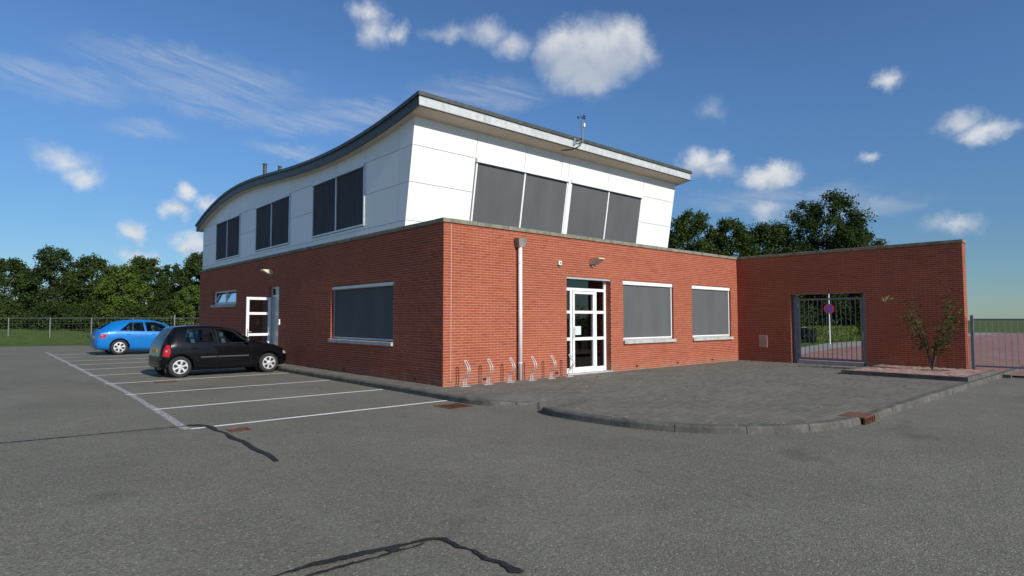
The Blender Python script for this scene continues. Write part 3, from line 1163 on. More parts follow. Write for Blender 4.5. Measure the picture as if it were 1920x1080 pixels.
MB().cbox(-0.065, x + .08, y0 - 0.005, y1 + 0.05, z0 - 0.03, z0 + 0.09, .008).build("sill", 'sill', win)

# entrance door
x0, x1, _, z1 = OPS_F[0]
y = 0.20
F = MB()
fr = [(x0, x0 + .10, 0.0, z1), (x1 - .09, x1, 0.0, z1)]
for a, b2, c2, d2 in fr:
    F.box(a, b2, y, y + .07, c2, d2)
F.box(x0 + .10, x1 - .09, y, y + .07, z1 - .03, z1)
F.box(x0 + .10, x1 - .09, y - .002, y + .07, 2.34, 2.42)
for a, b2 in ((4.475, 4.545), (5.52, 5.605)):
    F.box(a, b2, y, y + .07, 0.0, 2.34)
for a, b2 in ((x0 + .10, 4.475), (5.605, x1 - .09)):
    for c2, d2 in ((1.695, 1.775), (0.935, 1.02), (0.0, 0.16)):
        F.box(a, b2, y + .001, y + .069, c2, d2)
ent = F.build("entrance_door", 'white_frame', bld, label="white framed glass entrance door with side lights")
leaf = MB()
leaf.cbox(4.553, 4.64, y - .022, y + .05, 0.03, 2.325, .004)
leaf.cbox(5.43, 5.512, y - .022, y + .05, 0.03, 2.325, .004)
for c2, d2 in ((2.255, 2.325), (1.695, 1.775), (0.935, 1.02), (0.03, 0.175)):
    leaf.box(4.64, 5.43, y - .020, y + .05, c2, d2)
leaf.build("door_leaf", 'white_frame', ent)
for a, b2, c2, d2 in ((x0 + .1, x1 - .09, 2.42, z1 - .03),
                      (x0 + .1, 4.475, 1.775, 2.34), (x0 + .1, 4.475, 1.02, 1.695), (x0 + .1, 4.475, .16, .935),
                      (5.605, x1 - .09, 1.775, 2.34), (5.605, x1 - .09, 1.02, 1.695), (5.605, x1 - .09, .16, .935),
                      (4.64, 5.43, 1.775, 2.255), (4.64, 5.43, 1.02, 1.695), (4.64, 5.43, .175, .935)):
    MB().box(a + .001, b2 - .001, y + .028, y + .034, c2 + .001, d2 - .001).build("pane", 'glass', ent)
MB().box(4.645, 4.94, y + .020, y + .024, 1.09, 1.335).build("paper_notice", 'paper', ent)
hb = MB()
hb.tube([(4.585, y - .024, 1.02), (4.585, y - .07, 1.02), (4.585, y - .07, 1.30), (4.585, y - .024, 1.30)], .011, 8)
hb.build("handle", 'galv', ent)
MB().cbox(x0 - .0, x1 - .0, -0.05, y + .07, -0.02, 0.028, .006).build("threshold", 'sill', ent)
MB().box(x0 + .01, x1 - .01, 0.015, y - .002, z1 - .05, z1 - .004).build("lintel", 'alu', ent)
# dim hall behind the glass
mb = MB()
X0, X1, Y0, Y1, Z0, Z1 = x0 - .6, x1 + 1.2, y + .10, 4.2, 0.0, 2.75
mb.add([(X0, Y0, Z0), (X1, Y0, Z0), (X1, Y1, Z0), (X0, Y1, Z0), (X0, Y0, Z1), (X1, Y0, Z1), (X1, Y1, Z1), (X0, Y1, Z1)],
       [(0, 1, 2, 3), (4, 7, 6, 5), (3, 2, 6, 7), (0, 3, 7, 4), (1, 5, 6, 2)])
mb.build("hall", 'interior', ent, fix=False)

# side door standing open
y0, y1, _, z1 = OPS_L[1]
x = 0.10
F = MB()
F.box(x, x + .07, y0, y0 + .07, 0, z1)
F.box(x, x + .07, y1 - .07, y1, 0, z1)
F.box(x, x + .07, y0 + .07, y1 - .07, z1 - .06, z1)
F.box(x - .001, x + .07, y0 + .07, y1 - .07, 2.34, 2.41)
sd = F.build("side_door", 'alu', bld, label="white glazed side door standing wide open behind the black car")
MB().box(x + .03, x + .036, y0 + .071, y1 - .071, 2.411, z1 - .061).build("pane", 'glass', sd)
MB().box(x + .045, x + .069, y0 + .071, y1 - .071, 0.025, 2.339).build("inner_panel", 'alu', sd)
HB = MB()
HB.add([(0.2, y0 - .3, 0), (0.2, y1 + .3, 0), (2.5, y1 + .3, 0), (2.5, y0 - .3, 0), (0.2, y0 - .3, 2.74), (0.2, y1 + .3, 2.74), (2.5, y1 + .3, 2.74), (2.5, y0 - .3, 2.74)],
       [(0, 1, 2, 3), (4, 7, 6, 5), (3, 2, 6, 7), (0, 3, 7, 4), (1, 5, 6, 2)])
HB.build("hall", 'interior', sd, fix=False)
lf = MB()
yl0, yl1 = 11.03, 11.085
xa, xb = -0.80, 0.07
lf.cbox(xa, xa + .10, yl0, yl1, 0.03, 2.33, .004)
lf.cbox(xb - .10, xb, yl0, yl1, 0.03, 2.33, .004)
for c2, d2 in ((2.235, 2.33), (1.695, 1.785), (0.935, 1.025), (0.03, 0.18)):
    lf.box(xa + .10, xb - .10, yl0 + .002, yl1 - .002, c2, d2)
dl = lf.build("door_leaf", 'white_frame', sd)
for c2, d2 in ((1.785, 2.235), (1.025, 1.695), (0.18, 0.935)):
    MB().box(xa + .101, xb - .101, yl0 + .024, yl0 + .030, c2 + .001, d2 - .001).build("pane", 'glass', sd)
hb = MB()
hb.tube([(xa + .05, yl0 - .002, 1.08), (xa + .05, yl0 - .05, 1.08), (xa + .17, yl0 - .05, 1.08)], .010, 8)
hb.box(xa + .03, xa + .07, yl0 - .012, yl0 - .001, 0.93, 1.2)
hb.build("handle", 'galv', sd)
MB().cbox(-0.06, 0.18, y0, y1, -0.02, 0.022, .006).build("threshold", 'sill', sd)

# downpipe with hopper
dp = empty("downpipe", (2.31, 0, 0))
dp.parent = bld
MB().tube([(0, -0.085, 0.0), (0, -0.085, 3.40)], .054, 16).build("pipe", 'pipe', dp, smooth=True)
mb = MB()
mb.add([(-.09, -.15, 3.37), (.09, -.15, 3.37), (.09, -.004, 3.37), (-.09, -.004, 3.37), (-.15, -.20, 3.59), (.15, -.20, 3.59), (.15, -.004, 3.59), (-.15, -.004, 3.59)],
       [(0, 3, 2, 1), (4, 5, 6, 7), (0, 1, 5, 4), (1, 2, 6, 5), (2, 3, 7, 6), (3, 0, 4, 7)])
mb.build("hopper", 'hopper', dp)
for z in (0.42, 1.72, 2.95):
    mb = MB()
    mb.lathe([(.059, z), (.059, z + .03)], 16, center=(0, -.085, 0))
    mb.box(-.012, .012, -.035, -.001, z, z + .03)
    mb.build("pipe_clip", 'pipe', dp)


# ------------------------------------------------------------------ upper floor: leaning front, curved roof
def fy(z):
    return 1.68 - 0.161 * (z - 3.95)


def cr(xs, ys, x):
    """smooth interpolation (Catmull-Rom style cubic)"""
    xs, ys = np.array(xs), np.array(ys)
    i = int(np.clip(np.searchsorted(xs, x) - 1, 0, len(xs) - 2))
    m = np.gradient(ys, xs)
    h = xs[i + 1] - xs[i]
    t = (x - xs[i]) / h
    return float((2 * t**3 - 3 * t**2 + 1) * ys[i] + (t**3 - 2 * t**2 + t) * h * m[i] + (-2 * t**3 + 3 * t**2) * ys[i + 1] + (t**3 - t**2) * h * m[i + 1])


TY = [0.70, 1.82, 3.2, 4.9, 6.65, 8.65, 10.8, 12.5, 14.5, 16.2, 17.6, 19.0, 20.5]
TZ = [7.02, 6.855, 6.700, 6.60, 6.60, 6.69, 6.855, 6.97, 7.015, 6.93, 6.75, 6.49, 6.10]


def ztop(y):
    return cr(TY, TZ, y)


def zsof(y):
    return ztop(y) - 0.345


UX0, UX1 = 0.0, 11.42
YB = 20.0
T = 0.014
# backing body
mb = MB()
ys = list(np.linspace(1.23, YB, 50))
zb = H - 0.06
side = []
pts_top = [(y, zsof(y) + 0.02) for y in ys]
front_bottom = (fy(zb) + .02, zb)
front_top = (fy(zsof(1.25)) + .02, zsof(1.25) + .02)
polyL = [front_bottom, front_top] + [p for p in pts_top if p[0] > front_top[0] + .05] + [(YB, zb)]
n = len(polyL)
vs = [(UX0 + T + .004, a, c2) for a, c2 in polyL] + [(UX1 - T - .004, a, c2) for a, c2 in polyL]
fs = [tuple(range(n)), tuple(reversed(range(n, 2 * n)))] + [(i, (i + 1) % n, (i + 1) % n + n, i + n) for i in range(n)]
upper = MB().add(vs, fs).build("upper_floor", 'joint_dark', bld)

G = 0.006


def side_panel(ya, yb, za, zb_, x=UX0, sgn=1):
    """cladding panel on a side wall; zb_=None means up to the roof; ya=None means up to the leaning front edge"""
    pts = []
    fa = (lambda z: fy(z) + 0.0) if ya is None else (lambda z: ya + G)
    top = zb_ is None
    pts.append((fa(za), za + G))
    pts.append((yb - G, za + G))
    if top:
        y_lo = fa(zsof(fa(6.6)))
        for y in np.linspace(yb - G, y_lo, 10):
            pts.append((y, zsof(y) - 0.002))
    else:
        pts.append((yb - G, zb_ - G))
        pts.append((fa(zb_), zb_ - G))
    MB().prism([(x, a, c2) for a, c2 in pts], (T * sgn, 0, 0)).build("cladding_panel", 'cladding', upper)


R0, R1, R2, R3 = H + 0.06, 4.035, 4.995, 5.895
WL = [(3.82, 7.30), (9.20, 12.62), (14.50, 17.82)]
WZ0, WZ1 = 4.14, 5.875
piers = [(None, 2.02), (2.02, WL[0][0]), (WL[0][1], WL[1][0]), (WL[1][1], WL[2][0]), (WL[2][1], YB)]
for X, S in ((UX0, 1), (UX1, -1)):
    for a, b2 in piers:
        side_panel(a, b2, R1, R2, X, S)
        side_panel(a, b2, R2, R3, X, S)
        side_panel(a, b2, R3, None, X, S)
    for a, b2 in WL:
        mid = (a + b2) / 2
        side_panel(a, mid, R3, None, X, S)
        side_panel(mid, b2, R3, None, X, S)
        side_panel(a, b2, R1, WZ0 - .01, X, S)
    edges = [None, 3.82, 7.30, 9.20, 12.62, 14.5, 17.82, YB]
    for a, b2 in zip(edges[:-1], edges[1:]):
        side_panel(a, b2, R0, R1, X, S)


def front_panel(xa, xb, za, zb_):
    zt_ = zb_
    pts = [(xa + G, fy(za + G), za + G), (xb - G, fy(za + G), za + G), (xb - G, fy(zt_ - G), zt_ - G), (xa + G, fy(zt_ - G), zt_ - G)]
    MB().prism(pts, (0, T, 0)).build("cladding_panel", 'cladding', upper)


ZT = zsof(1.25)
for xa, xb in ((UX0 - G + .001, 2.0), (9.50, UX1 + G - .001)):
    front_panel(xa, xb, R0, R1)
    front_panel(xa, xb, R1, R2)
    front_panel(xa, xb, R2, R3 + .01)
    front_panel(xa, xb, R3 + .01, ZT)
for xa, xb in ((2.0, 3.80), (3.80, 5.34), (5.34, 5.66), (5.66, 7.58), (7.58, 9.50)):
    front_panel(xa, xb, R3 + .01, ZT)


def slab(xa, xb, za, zb_, o0, o1):
    """box lying on the leaning front, o0..o1 in front of it"""
    vs = []
    for z in (za, zb_):
        for o in (o0, o1):
            for xx in (xa, xb):
                vs.append((xx, fy(z) - o, z))
    return MB().add(vs, [(0, 2, 3, 1), (4, 5, 7, 6), (0, 1, 5, 4), (2, 6, 7, 3), (0, 4, 6, 2), (1, 3, 7, 5)])


for xa, xm, xb in ((2.03, 3.845, 5.665), (5.80, 7.665, 9.48)):
    win = slab(xa, xb, R0, 5.86, -0.05, -0.03).build("window", 'black_plastic', upper)
    slab(xa - .02, xb + .02, 5.80, 5.885, -0.02, 0.075).build("shutter_box", 'white_frame', win)
    for a in (xa, xm - .028, xb - .05):
        wdt = .056 if a == xm - .028 else .05
        slab(a, a + wdt, R0, 5.80, -0.02, 0.022).build("guide_rail", 'white_frame', win)
    slab(xa + .05, xm - .028, R0, 5.80, -0.012, -0.006).build("screen", 'screen', win)
    slab(xm + .028, xb - .05, R0, 5.80, -0.012, -0.006).build("screen", 'screen', win)
slab(5.669, 5.796, R0, R3, -0.015, 0.03).build("pier", 'white_frame', upper)

for (a, b2) in WL:
    for X, S in ((UX0, 1), (UX1, -1)):
        def sb(xa, xb, ya, yb, za, zb_):
            if S < 0:
                xa, xb = -xb, -xa
            return MB().box(X + xa, X + xb, ya, yb, za, zb_)
        win = sb(.016, .03, a, b2, WZ0, WZ1).build("window", 'black_plastic', upper)
        sb(-.07, .015, a - .02, b2 + .02, WZ1 - .075, WZ1).build("shutter_box", 'alu', win)
        mid = (a + b2) / 2 + .04
        for ya, wdt in ((a, .05), (mid - .03, .06), (b2 - .05, .05)):
            sb(-.03, .013, ya, ya + wdt, WZ0 + .05, WZ1 - .076).build("guide_rail", 'alu', win)
        sb(0.000, .006, a + .05, mid - .03, WZ0 + .05, WZ1 - .076).build("screen", 'screen_dark', win)
        sb(0.000, .006, mid + .03, b2 - .05, WZ0 + .05, WZ1 - .076).build("screen", 'screen_dark', win)
        sb(-.035, .013, a, b2, WZ0, WZ0 + .048).build("bottom_bar", 'alu', win)

# roof: soffit, zinc fascia, dark edge trim following the curve
RX0, RX1 = -0.21, UX1 + 0.21
RY0, RY1 = 0.75, 20.42
roof = empty("roof")
roof.parent = bld


def roof_slab(x0, x1, ya, yb, lo, hi, name, mat, n=90):
    ys = np.linspace(ya, yb, n)
    vs, fs = [], []
    for y in ys:
        zt_ = ztop(min(max(y, TY[0]), TY[-1]))
        vs += [(x0, y, zt_ + lo), (x1, y, zt_ + lo), (x1, y, zt_ + hi), (x0, y, zt_ + hi)]
    for i in range(n - 1):
        a = i * 4
        for k in range(4):
            fs.append((a + k, a + (k + 1) % 4, a + 4 + (k + 1) % 4, a + 4 + k))
    fs += [(0, 1, 2, 3), tuple((n - 1) * 4 + k for k in (3, 2, 1, 0))]
    return MB().add(vs, fs).build(name, mat, roof)


roof_slab(RX0, RX1, RY0, RY1, -0.325, -0.095, "fascia", 'zinc')
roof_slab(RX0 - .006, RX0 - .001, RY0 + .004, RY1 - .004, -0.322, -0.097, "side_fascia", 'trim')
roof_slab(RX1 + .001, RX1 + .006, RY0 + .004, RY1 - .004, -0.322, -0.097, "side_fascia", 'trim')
roof_slab(RX0 - .045, RX1 + .045, RY0 - .045, RY1 + .06, -0.094, 0.0, "edge_trim", 'trim')
roof_slab(RX0 - .012, RX1 + .012, RY0 - .012, RY1 + .03, -0.345, -0.326, "lower_trim", 'trim')
# soffit boards
edges = [RX0 + .02] + [1.3 + 1.75 * i for i in range(6)] + [RX1 - .02]
for a, b2 in zip(edges[:-1], edges[1:]):
    roof_slab(a + .004, b2 - .004, RY0 + .02, RY1 - .03, -0.352, -0.3465, "soffit_board", 'soffit', 60)
# vent pipes on the roof
for (vx, vy, zt2, r0) in ((0.3, 12.67, 7.67, .07), (0.3, 11.08, 7.27, .06)):
    zb2 = ztop(vy) - .05
    mb = MB().lathe([(r0 * 1.5, zb2), (r0 * 1.5, zb2 + .18), (r0, zb2 + .3), (r0, zt2 - .16), (r0 * 1.15, zt2 - .15), (r0 * 1.15, zt2 - .10), (r0 * .75, zt2 - .09), (r0 * .75, zt2 - .06), (r0 * 1.25, zt2 - .05), (r0 * 1.25, zt2)], 14, center=(vx, vy, 0))
    mb.build("vent_pipe", 'trim', roof)

# ------------------------------------------------------------------ things fixed to the building
an = empty("anemometer", (5.55, 0.70, 6.80), label="small cup anemometer on a thin mast above the roof edge", category="weather station")
mb = MB()
mb.tube([(-0.28, 0.04, 0.10), (-0.25, -0.03, 0.05), (-0.02, -0.05, 0.12)], .018, 8)
mb.box(-0.33, -0.25, 0.0, 0.05, -0.04, 0.16)
mb.build("bracket", 'galv', an)
MB().tube([(0, -0.05, 0.05), (0, -0.05, 0.80)], .016, 8).build("mast", 'hopper', an)
MB().tube([(-.03, -0.06, 0.10), (-.032, -0.06, 0.82), (-.03, -.06, .90)], .014, 6).build("sensor_stem", 'black_plastic', an)
MB().cbox(.02, .085, -0.09, -0.02, 0.56, 0.68, .008).build("light_sensor", 'white_frame', an)
for k in range(3):
    a = R(12 + 120 * k)
    c2 = (-.03 + .12 * math.cos(a), -.06 + .12 * math.sin(a), 0.85)
    mb = MB().lathe([(.012, -.035), (.034, -.022), (.042, 0), (.040, .004), (.03, .006)], 12, 'y', c2)
    mb.tube([(-.03, -.06, .85), c2], .006, 5)
    mb.build("wind_cup", 'black_plastic', an)
MB().tube([(-0.02, -0.06, 0.10), (-0.14, -0.04, -0.05), (-0.32, 0.10, -0.17), (-0.5, 0.30, -0.185), (-0.72, 0.50, -0.16)], .014, 6).build("cable", 'black_plastic', an)


def wall_lamp(loc, rz, label):
    r = empty("wall_lamp", loc, rz, label=label, category="lamp", group="cream wall lamps over the doors")
    mb = MB()
    # wedge-shaped hood, wall at y = 0, light thrown down; -y is away from the wall
    pr = [(0, 0.08), (-.05, 0.15), (-.34, 0.15), (-.36, 0.12), (-.10, -0.02), (0, -0.03)]
    n = len(pr)
    w = .13
    vs = [(-w, a, c2) for a, c2 in pr] + [(w, a, c2) for a, c2 in pr]
    mb.add(vs, [tuple(range(n)), tuple(reversed(range(n, 2 * n)))] + [(i, (i + 1) % n, (i + 1) % n + n, i + n) for i in range(n)])
    mb.build("hood", 'cream', r)
    MB().lathe([(.085, -.001), (.085, -.03), (.05, -.05)], 16, 'y', (0, 0, -.02)).build("base", 'hopper', r)
    return r


wall_lamp((5.20, 0, 3.12), 0, "cream wedge-shaped wall lamp above the white entrance door")
wall_lamp((0, 10.85, 3.18), R(-90), "cream wedge-shaped wall lamp above the open side door")
sb_ = empty("alarm_box", (3.82, 0, 3.06), label="small white sensor box on the sunlit brick wall, left of the entrance", category="sensor")
MB().cbox(-.06, .06, -.06, -.002, -.06, .06, .01).build("housing", 'white_frame', sb_)
MB().lathe([(.022, -.061), (.018, -.075)], 10, 'y').build("lens", 'black_plastic', sb_)
MB().tube([(-.03, -.03, -.06), (-.03, -.05, -.11)], .012, 6).build("cable_gland", 'black_plastic', sb_)
ib = empty("intercom_box", (0, 9.98, 1.43), label="small white intercom box beside the open side door", category="intercom")
MB().cbox(-.05, -.002, -.05, .05, -.10, .10, .008).build("housing", 'white_frame', ib)
MB().box(-.053, -.05, -.03, .03, .02, .07).build("speaker_grille", 'black_plastic', ib)


# ------------------------------------------------------------------ bicycle racks along the front wall
def make_rack():
    r = empty("bicycle_rack", (0, 0, 0))
    prof = [(0, 0), (0, .16), (-.03, .20), (-.10, .26), (-.145, .33), (-.15, .40), (-.12, .46), (-.06, .53), (-.03, .565)]
    prof = [(p.x, p.y) for p in smooth_path(prof, 1)]
    w = .033
    pts = [(-w, a, c2) for a, c2 in prof]
    top = prof[-1]
    for k in range(1, 6):
        t = math.pi * k / 6
        pts.append((-w * math.cos(t), top[0] + .012 * math.sin(t), top[1] + .028 * math.sin(t)))
    pts += [(w, a, c2) for a, c2 in reversed(prof)]
    MB().tube(pts, .0125, 8).build("hoop", 'rack', r, smooth=True)
    MB().cbox(-.13, .13, -.055, .055, -.004, .006, .002).build("base_plate", 'rack', r)
    mb = MB()
    for sx in (-1, 1):
        mb.lathe([(.011, .006), (.011, .014)], 6, center=(sx * .09, 0, 0))
    mb.build("bolts", 'galv', r)
    return r


rk = make_rack()
RACKL = ["curved steel bicycle rack nearest the corner of the building",
         "second curved steel bicycle rack from the building corner",
         "curved steel bicycle rack just left of the downpipe",
         "curved steel bicycle rack just right of the downpipe",
         "second curved steel bicycle rack left of the entrance door",
         "curved steel bicycle rack standing in front of the entrance door's left edge"]
for i, x in enumerate((0.40, 1.08, 1.77, 2.50, 3.19, 3.88)):
    o = rk if i == 0 else copy_tree(rk)
    o.location = (x, -0.30, pave_z(x, -.3) + 0.003)
    o.rotation_euler = (0, 0, R(random.uniform(-3, 3)))
    o['label'] = RACKL[i]
    o['category'] = "bicycle rack"
    o['group'] = "bicycle racks along the front wall"

# ------------------------------------------------------------------ courtyard wall with gate
GX = LXF
GWL = 7.0
gw = empty("courtyard_wall", (0, 0, 0), label="shaded red brick wall with a gate opening, joining the building at right", category="wall")
OPS_G = [(1.99, 4.38, -0.2, 38 * CH)]
mb = MB()
backing(mb, (GX, 0, 0), (0, -1, 0), (-1, 0, 0), GWL, H, OPS_G)
opening_lining(mb, (GX, 0, 0), (0, -1, 0), (-1, 0, 0), OPS_G[0], 0.36)
mb.add([(GX + .006, -GWL + .006, -.15), (GX + .35, -GWL + .006, -.15), (GX + .35, -GWL + .006, H), (GX + .006, -GWL + .006, H)], [(0, 1, 2, 3)])
gwm = mb.build("wall_face", 'mortar', gw, fix=False)
gb = rows(GWL, 60, OPS_G)
full = [q for q in gb if abs(q[1] - q[0] - .208) < 1e-4 and q[1] < 5.25]
full.sort(key=lambda q: -q[0])
jb = MB()
lay((GX, 0, 0), (0, -1, 0), (-1, 0, 0), gb, jb, gwm, set(full[:300]), rz=R(-90))
n1 = 38
rr = [(a, b2, n * CH + .0065, (n + 1) * CH - .0065) for n in range(0, n1) for a, b2 in (((.031, .135), (.145, .34)) if n % 2 else ((.031, .235), (.245, .34)))]
lay((GX, -1.99, 0), (1, 0, 0), (0, -1, 0), rr, jb, gwm)
lay((GX, -4.38, 0), (1, 0, 0), (0, 1, 0), rr, jb, gwm)
rr = [(a, b2, n * CH + .0065, (n + 1) * CH - .0065) for n in range(60) for a, b2 in (((.031, .135), (.145, .34)) if n % 2 else ((.031, .235), (.245, .34)))]
lay((GX, -GWL, 0), (1, 0, 0), (0, -1, 0), rr, jb, gwm)
jb.build("brick_courses", 'brick', gwm, fix=False, kind="stuff")
mb = MB()      # far face of the wall, open at the gate
xb = GX + .352
for a, b2, c2, d2 in ((0.3, -1.99, -.15, H), (-1.99, -4.38, 38 * CH, H), (-4.38, -GWL, -.15, H)):
    mb.add([(xb, a, c2), (xb, b2, c2), (xb, b2, d2), (xb, a, d2)], [(0, 1, 2, 3)])
mb.build("rear_face", 'brick', gw, fix=False)
coping(gw, False, GX - .035, GX + .39, -GWL - .03, 0.30)
MB().box(GX - .004, GX + .02, -4.30, -2.05, 38 * CH, 38 * CH + .02).build("lintel_angle", 'gate_steel', gw)
hat = MB().cbox(GX - .018, GX + .01, -1.125, -.815, .505, .945, .006).build("meter_hatch", 'panel_pink', gw, label="pinkish meter hatch low on the courtyard wall")

# the gate
gt = empty("bar_gate", (GX + .22, -3.18, 0), label="grey steel bar gate closing the opening in the brick wall", category="gate")
# local y runs along the wall (+y towards the building)
yL, yR = 1.19, -1.20
MB().cbox(-.06, .06, yL - .14, yL - .01, -.02, 2.33, .006).build("post", 'gate_steel', gt)
MB().cbox(-.06, .06, yR + .01, yR + .13, -.02, 2.36, .006).build("post", 'gate_steel', gt)
a, b2 = yR + .16, yL - .17
MB().cbox(-.03, .03, a, b2, 2.19, 2.25, .004).build("top_rail", 'gate_steel', gt)
MB().cbox(-.03, .03, a, b2, 0.13, 0.20, .004).build("bottom_rail", 'gate_steel', gt)
for yy in (a, b2 - .055):
    MB().cbox(-.029, .029, yy, yy + .055, 0.2005, 2.1895, .004).build("stile", 'gate_steel', gt)
bar_mesh = MB().tube([(0, 0, .19), (0, 0, 2.20)], .0125, 8).mesh("bar")
bar_mesh.materials.append(M['gate_steel'])
for k in range(12):
    o = bpy.data.objects.new("bar", bar_mesh)
    COL.objects.link(o)
    o.parent = gt
    o.location = (0, a + .055 + (b2 - a - .11) * (k + 1) / 13, 0)
mb = MB()
for z in (.35, 1.95):
    mb.lathe([(.022, z), (.022, z + .12)], 8, center=(-.02, yL - .155, 0))
mb.build("hinge", 'galv', gt)
MB().cbox(-.045, .045, yR + .135, yR + .158, .85, 1.15, .003).build("lock", 'galv', gt)
MB().cbox(GX + .10 - GX - .22, .17, yR + .13, yL - .14, -.05, .085, .006).build("threshold", 'sill', gt)

# bar fence beyond the end of the wall
fn = empty("bar_fence", (GX + .15, -GWL - .1, 0), label="grey steel bar fence continuing past the end of the brick wall", category="fence")
for k in range(4):
    MB().cbox(-.04, .04, -k * 2.2 - .08, -k * 2.2, -.1, 1.65, .005).build("post", 'gate_steel', fn)
for z in (.16, 1.5):
    MB().cbox(-.02, .02, -6.6, -.08, z, z + .05, .004).build("rail", 'gate_steel', fn)
fbar = MB().tube([(0, 0, .20), (0, 0, 1.51)], .011, 8).mesh("bar")
fbar.materials.append(M['galv'])
for k in range(46):
    o = bpy.data.objects.new("bar", fbar)
    COL.objects.link(o)
    o.parent = fn
    o.location = (0, -.22 - k * .14, 0)

# raised bed by the wall
bed = empty("raised_bed", (10.2, -4.80, 0), label="low raised brick-paved bed against the courtyard wall beside the gate", category="planter")
bw = 3.30
MB().cbox(0, .10, -2.9, 0, -.05, .115, .008).build("edging", 'kerb', bed)
MB().cbox(.10, bw, -.10, 0, -.05, .113, .008).build("edging", 'kerb', bed)
MB().cbox(.10, bw, -2.9, -2.80, -.05, .113, .008).build("edging", 'kerb', bed)
MB().box(.10, bw, -2.80, -.10, -.05, .085).build("bedding", 'sand_joint', bed)
cl = MB().cbox(-.10, .10, -.05, .05, -.03, 0, .004).mesh("clinker_brick")
cl.materials.append(M['clinker'])
cell = []
for k, yy in enumerate(np.arange(-2.74, -.12, .106)):
    for xx in np.arange(.21 + (k % 2) * .105, bw - .1, .21):
        if math.hypot(xx - 2.1, yy + 1.65) > .42:
            cell.append((xx, yy))
cell.sort(key=lambda c: math.hypot(10.2 + c[0] + 7.96, -4.8 + c[1] + 11.3))
jb = MB()
tv2 = [tuple(v.co) for v in cl.vertices]
tf2 = [tuple(p.vertices) for p in cl.polygons]
for i, (xx, yy) in enumerate(cell):
    z = .098 + random.uniform(-.003, .003)
    if i < 120:
        o = bpy.data.objects.new("clinker_brick", cl)
        COL.objects.link(o)
        o.parent = bed
        o.location = (xx, yy, z)
    else:
        jb.add([(a + xx, b2 + yy, c2 + z) for a, b2, c2 in tv2], tf2)
jb.build("clinker_field", 'clinker', bed, fix=False, kind="stuff")


# ------------------------------------------------------------------ foliage
def leaf_mesh(name, P, nrm, size, rng, aspect=0.6):
    """a small pointed leaf (two triangles) at every point of P"""
    n = len(P)
    r = rng.normal(size=(n, 3))
    t = np.cross(nrm, r)
    t /= np.linalg.norm(t, axis=1)[:, None] + 1e-9
    b2 = np.cross(nrm, t)
    s = size * rng.uniform(.65, 1.35, n)[:, None]
    V = np.empty((n, 4, 3))
    V[:, 0] = P - t * s * .5
    V[:, 1] = P + b2 * s * aspect * .5
    V[:, 2] = P + t * s * .5
    V[:, 3] = P - b2 * s * aspect * .5
    V[:, 0] -= nrm * s * .12
    V[:, 2] -= nrm * s * .12
    me = bpy.data.meshes.new(name)
    me.vertices.add(n * 4)
    me.vertices.foreach_set('co', V.reshape(-1))
    me.loops.add(n * 4)
    me.loops.foreach_set('vertex_index', np.arange(n * 4, dtype=np.int32))
    me.polygons.add(n)
    me.polygons.foreach_set('loop_start', np.arange(0, n * 4, 4, dtype=np.int32))
    me.update(calc_edges=True)
    return me


def tree(name, base, height, width, nl, lsize, mat, seed, label, group=None, low=0.18, pointy=0.0, lean=0.0, spikes=10, category="tree"):
    rng = np.random.default_rng(seed)
    root = empty(name, base, rng.uniform(0, 6), label=label, category=category)
    if group:
        root['group'] = group
    # trunk and limbs
    tb = MB()
    tr = max(.05, height * .018)
    pts = [(rng.normal() * .03 * k, rng.normal() * .03 * k, height * .78 * k / 6) for k in range(7)]
    tb.tube(pts, [tr * (1 - .13 * k) for k in range(7)], 8)
    clumps = []
    nc = 64
    for i in range(nc):
        h = low + (0.97 - low) * ((i + rng.uniform(0, 1)) / nc)
        prof = math.sin(math.pi * min(1, (h - low * .4) / (1.04 - low * .4)) ** (.75 + pointy)) ** .7
        a = i * 2.4 + rng.uniform(-.5, .5)
        rad = width / 2 * prof * math.sqrt(rng.uniform(.12, 1)) * .86
        cpos = np.array([rad * math.cos(a), rad * math.sin(a), h * height])
        cr_ = width * rng.uniform(.10, .17) * (1.05 - .45 * h)
        clumps.append((cpos, cr_))
    for i in range(0, nc, 4):
        c2, _ = clumps[i]
        h0 = max(.12, c2[2] / height - .22) * height
        st = Vector((0, 0, h0))
        e = Vector(c2)
        mdl = st.lerp(e, .5) + Vector((0, 0, -.06 * (e - st).length))
        tb.tube([st, mdl, e], [tr * .42, tr * .26, tr * .08], 5)
    for i in range(spikes):      # upright shoots that break the outline
        a = rng.uniform(0, 6.28)
        rr_ = width * .5 * math.sqrt(rng.uniform(0, .75))
        hh_ = height * (1.0 - .55 * (rr_ / (width * .5)) ** 2 * (1 - pointy * .3)) * rng.uniform(.9, 1.04)
        for k in range(3):
            clumps.append((np.array([rr_ * math.cos(a), rr_ * math.sin(a), hh_ - k * .33]), .13 + .14 * k))
    tb.build("trunk", 'bark', root)
    w = np.array([c_[1] ** 2 for c_ in clumps])
    nl = int(nl * 1.55)
    lsize = lsize * .86
    cnt = np.maximum(10, (nl * w / w.sum()).astype(int))
    Ps, Ns = [], []
    for (c2, r_), k in zip(clumps, cnt):
        d = rng.normal(size=(k, 3))
        d /= np.linalg.norm(d, axis=1)[:, None]
        rad = r_ * (rng.uniform(0, 1, k) ** .45) * (1 + .25 * rng.normal(size=k))
        p = c2 + d * rad[:, None] * np.array([1.15, 1.15, .85])
        Ps.append(p)
        nn = d * .6 + rng.normal(size=(k, 3)) * .55 + np.array([0, 0, .45])
        Ns.append(nn / np.linalg.norm(nn, axis=1)[:, None])
    P_, N_ = np.concatenate(Ps), np.concatenate(Ns)
    ok = P_[:, 2] > .1
    me = leaf_mesh("crown", P_[ok], N_[ok], lsize, rng)
    link("crown", me, mat, root)
    return root


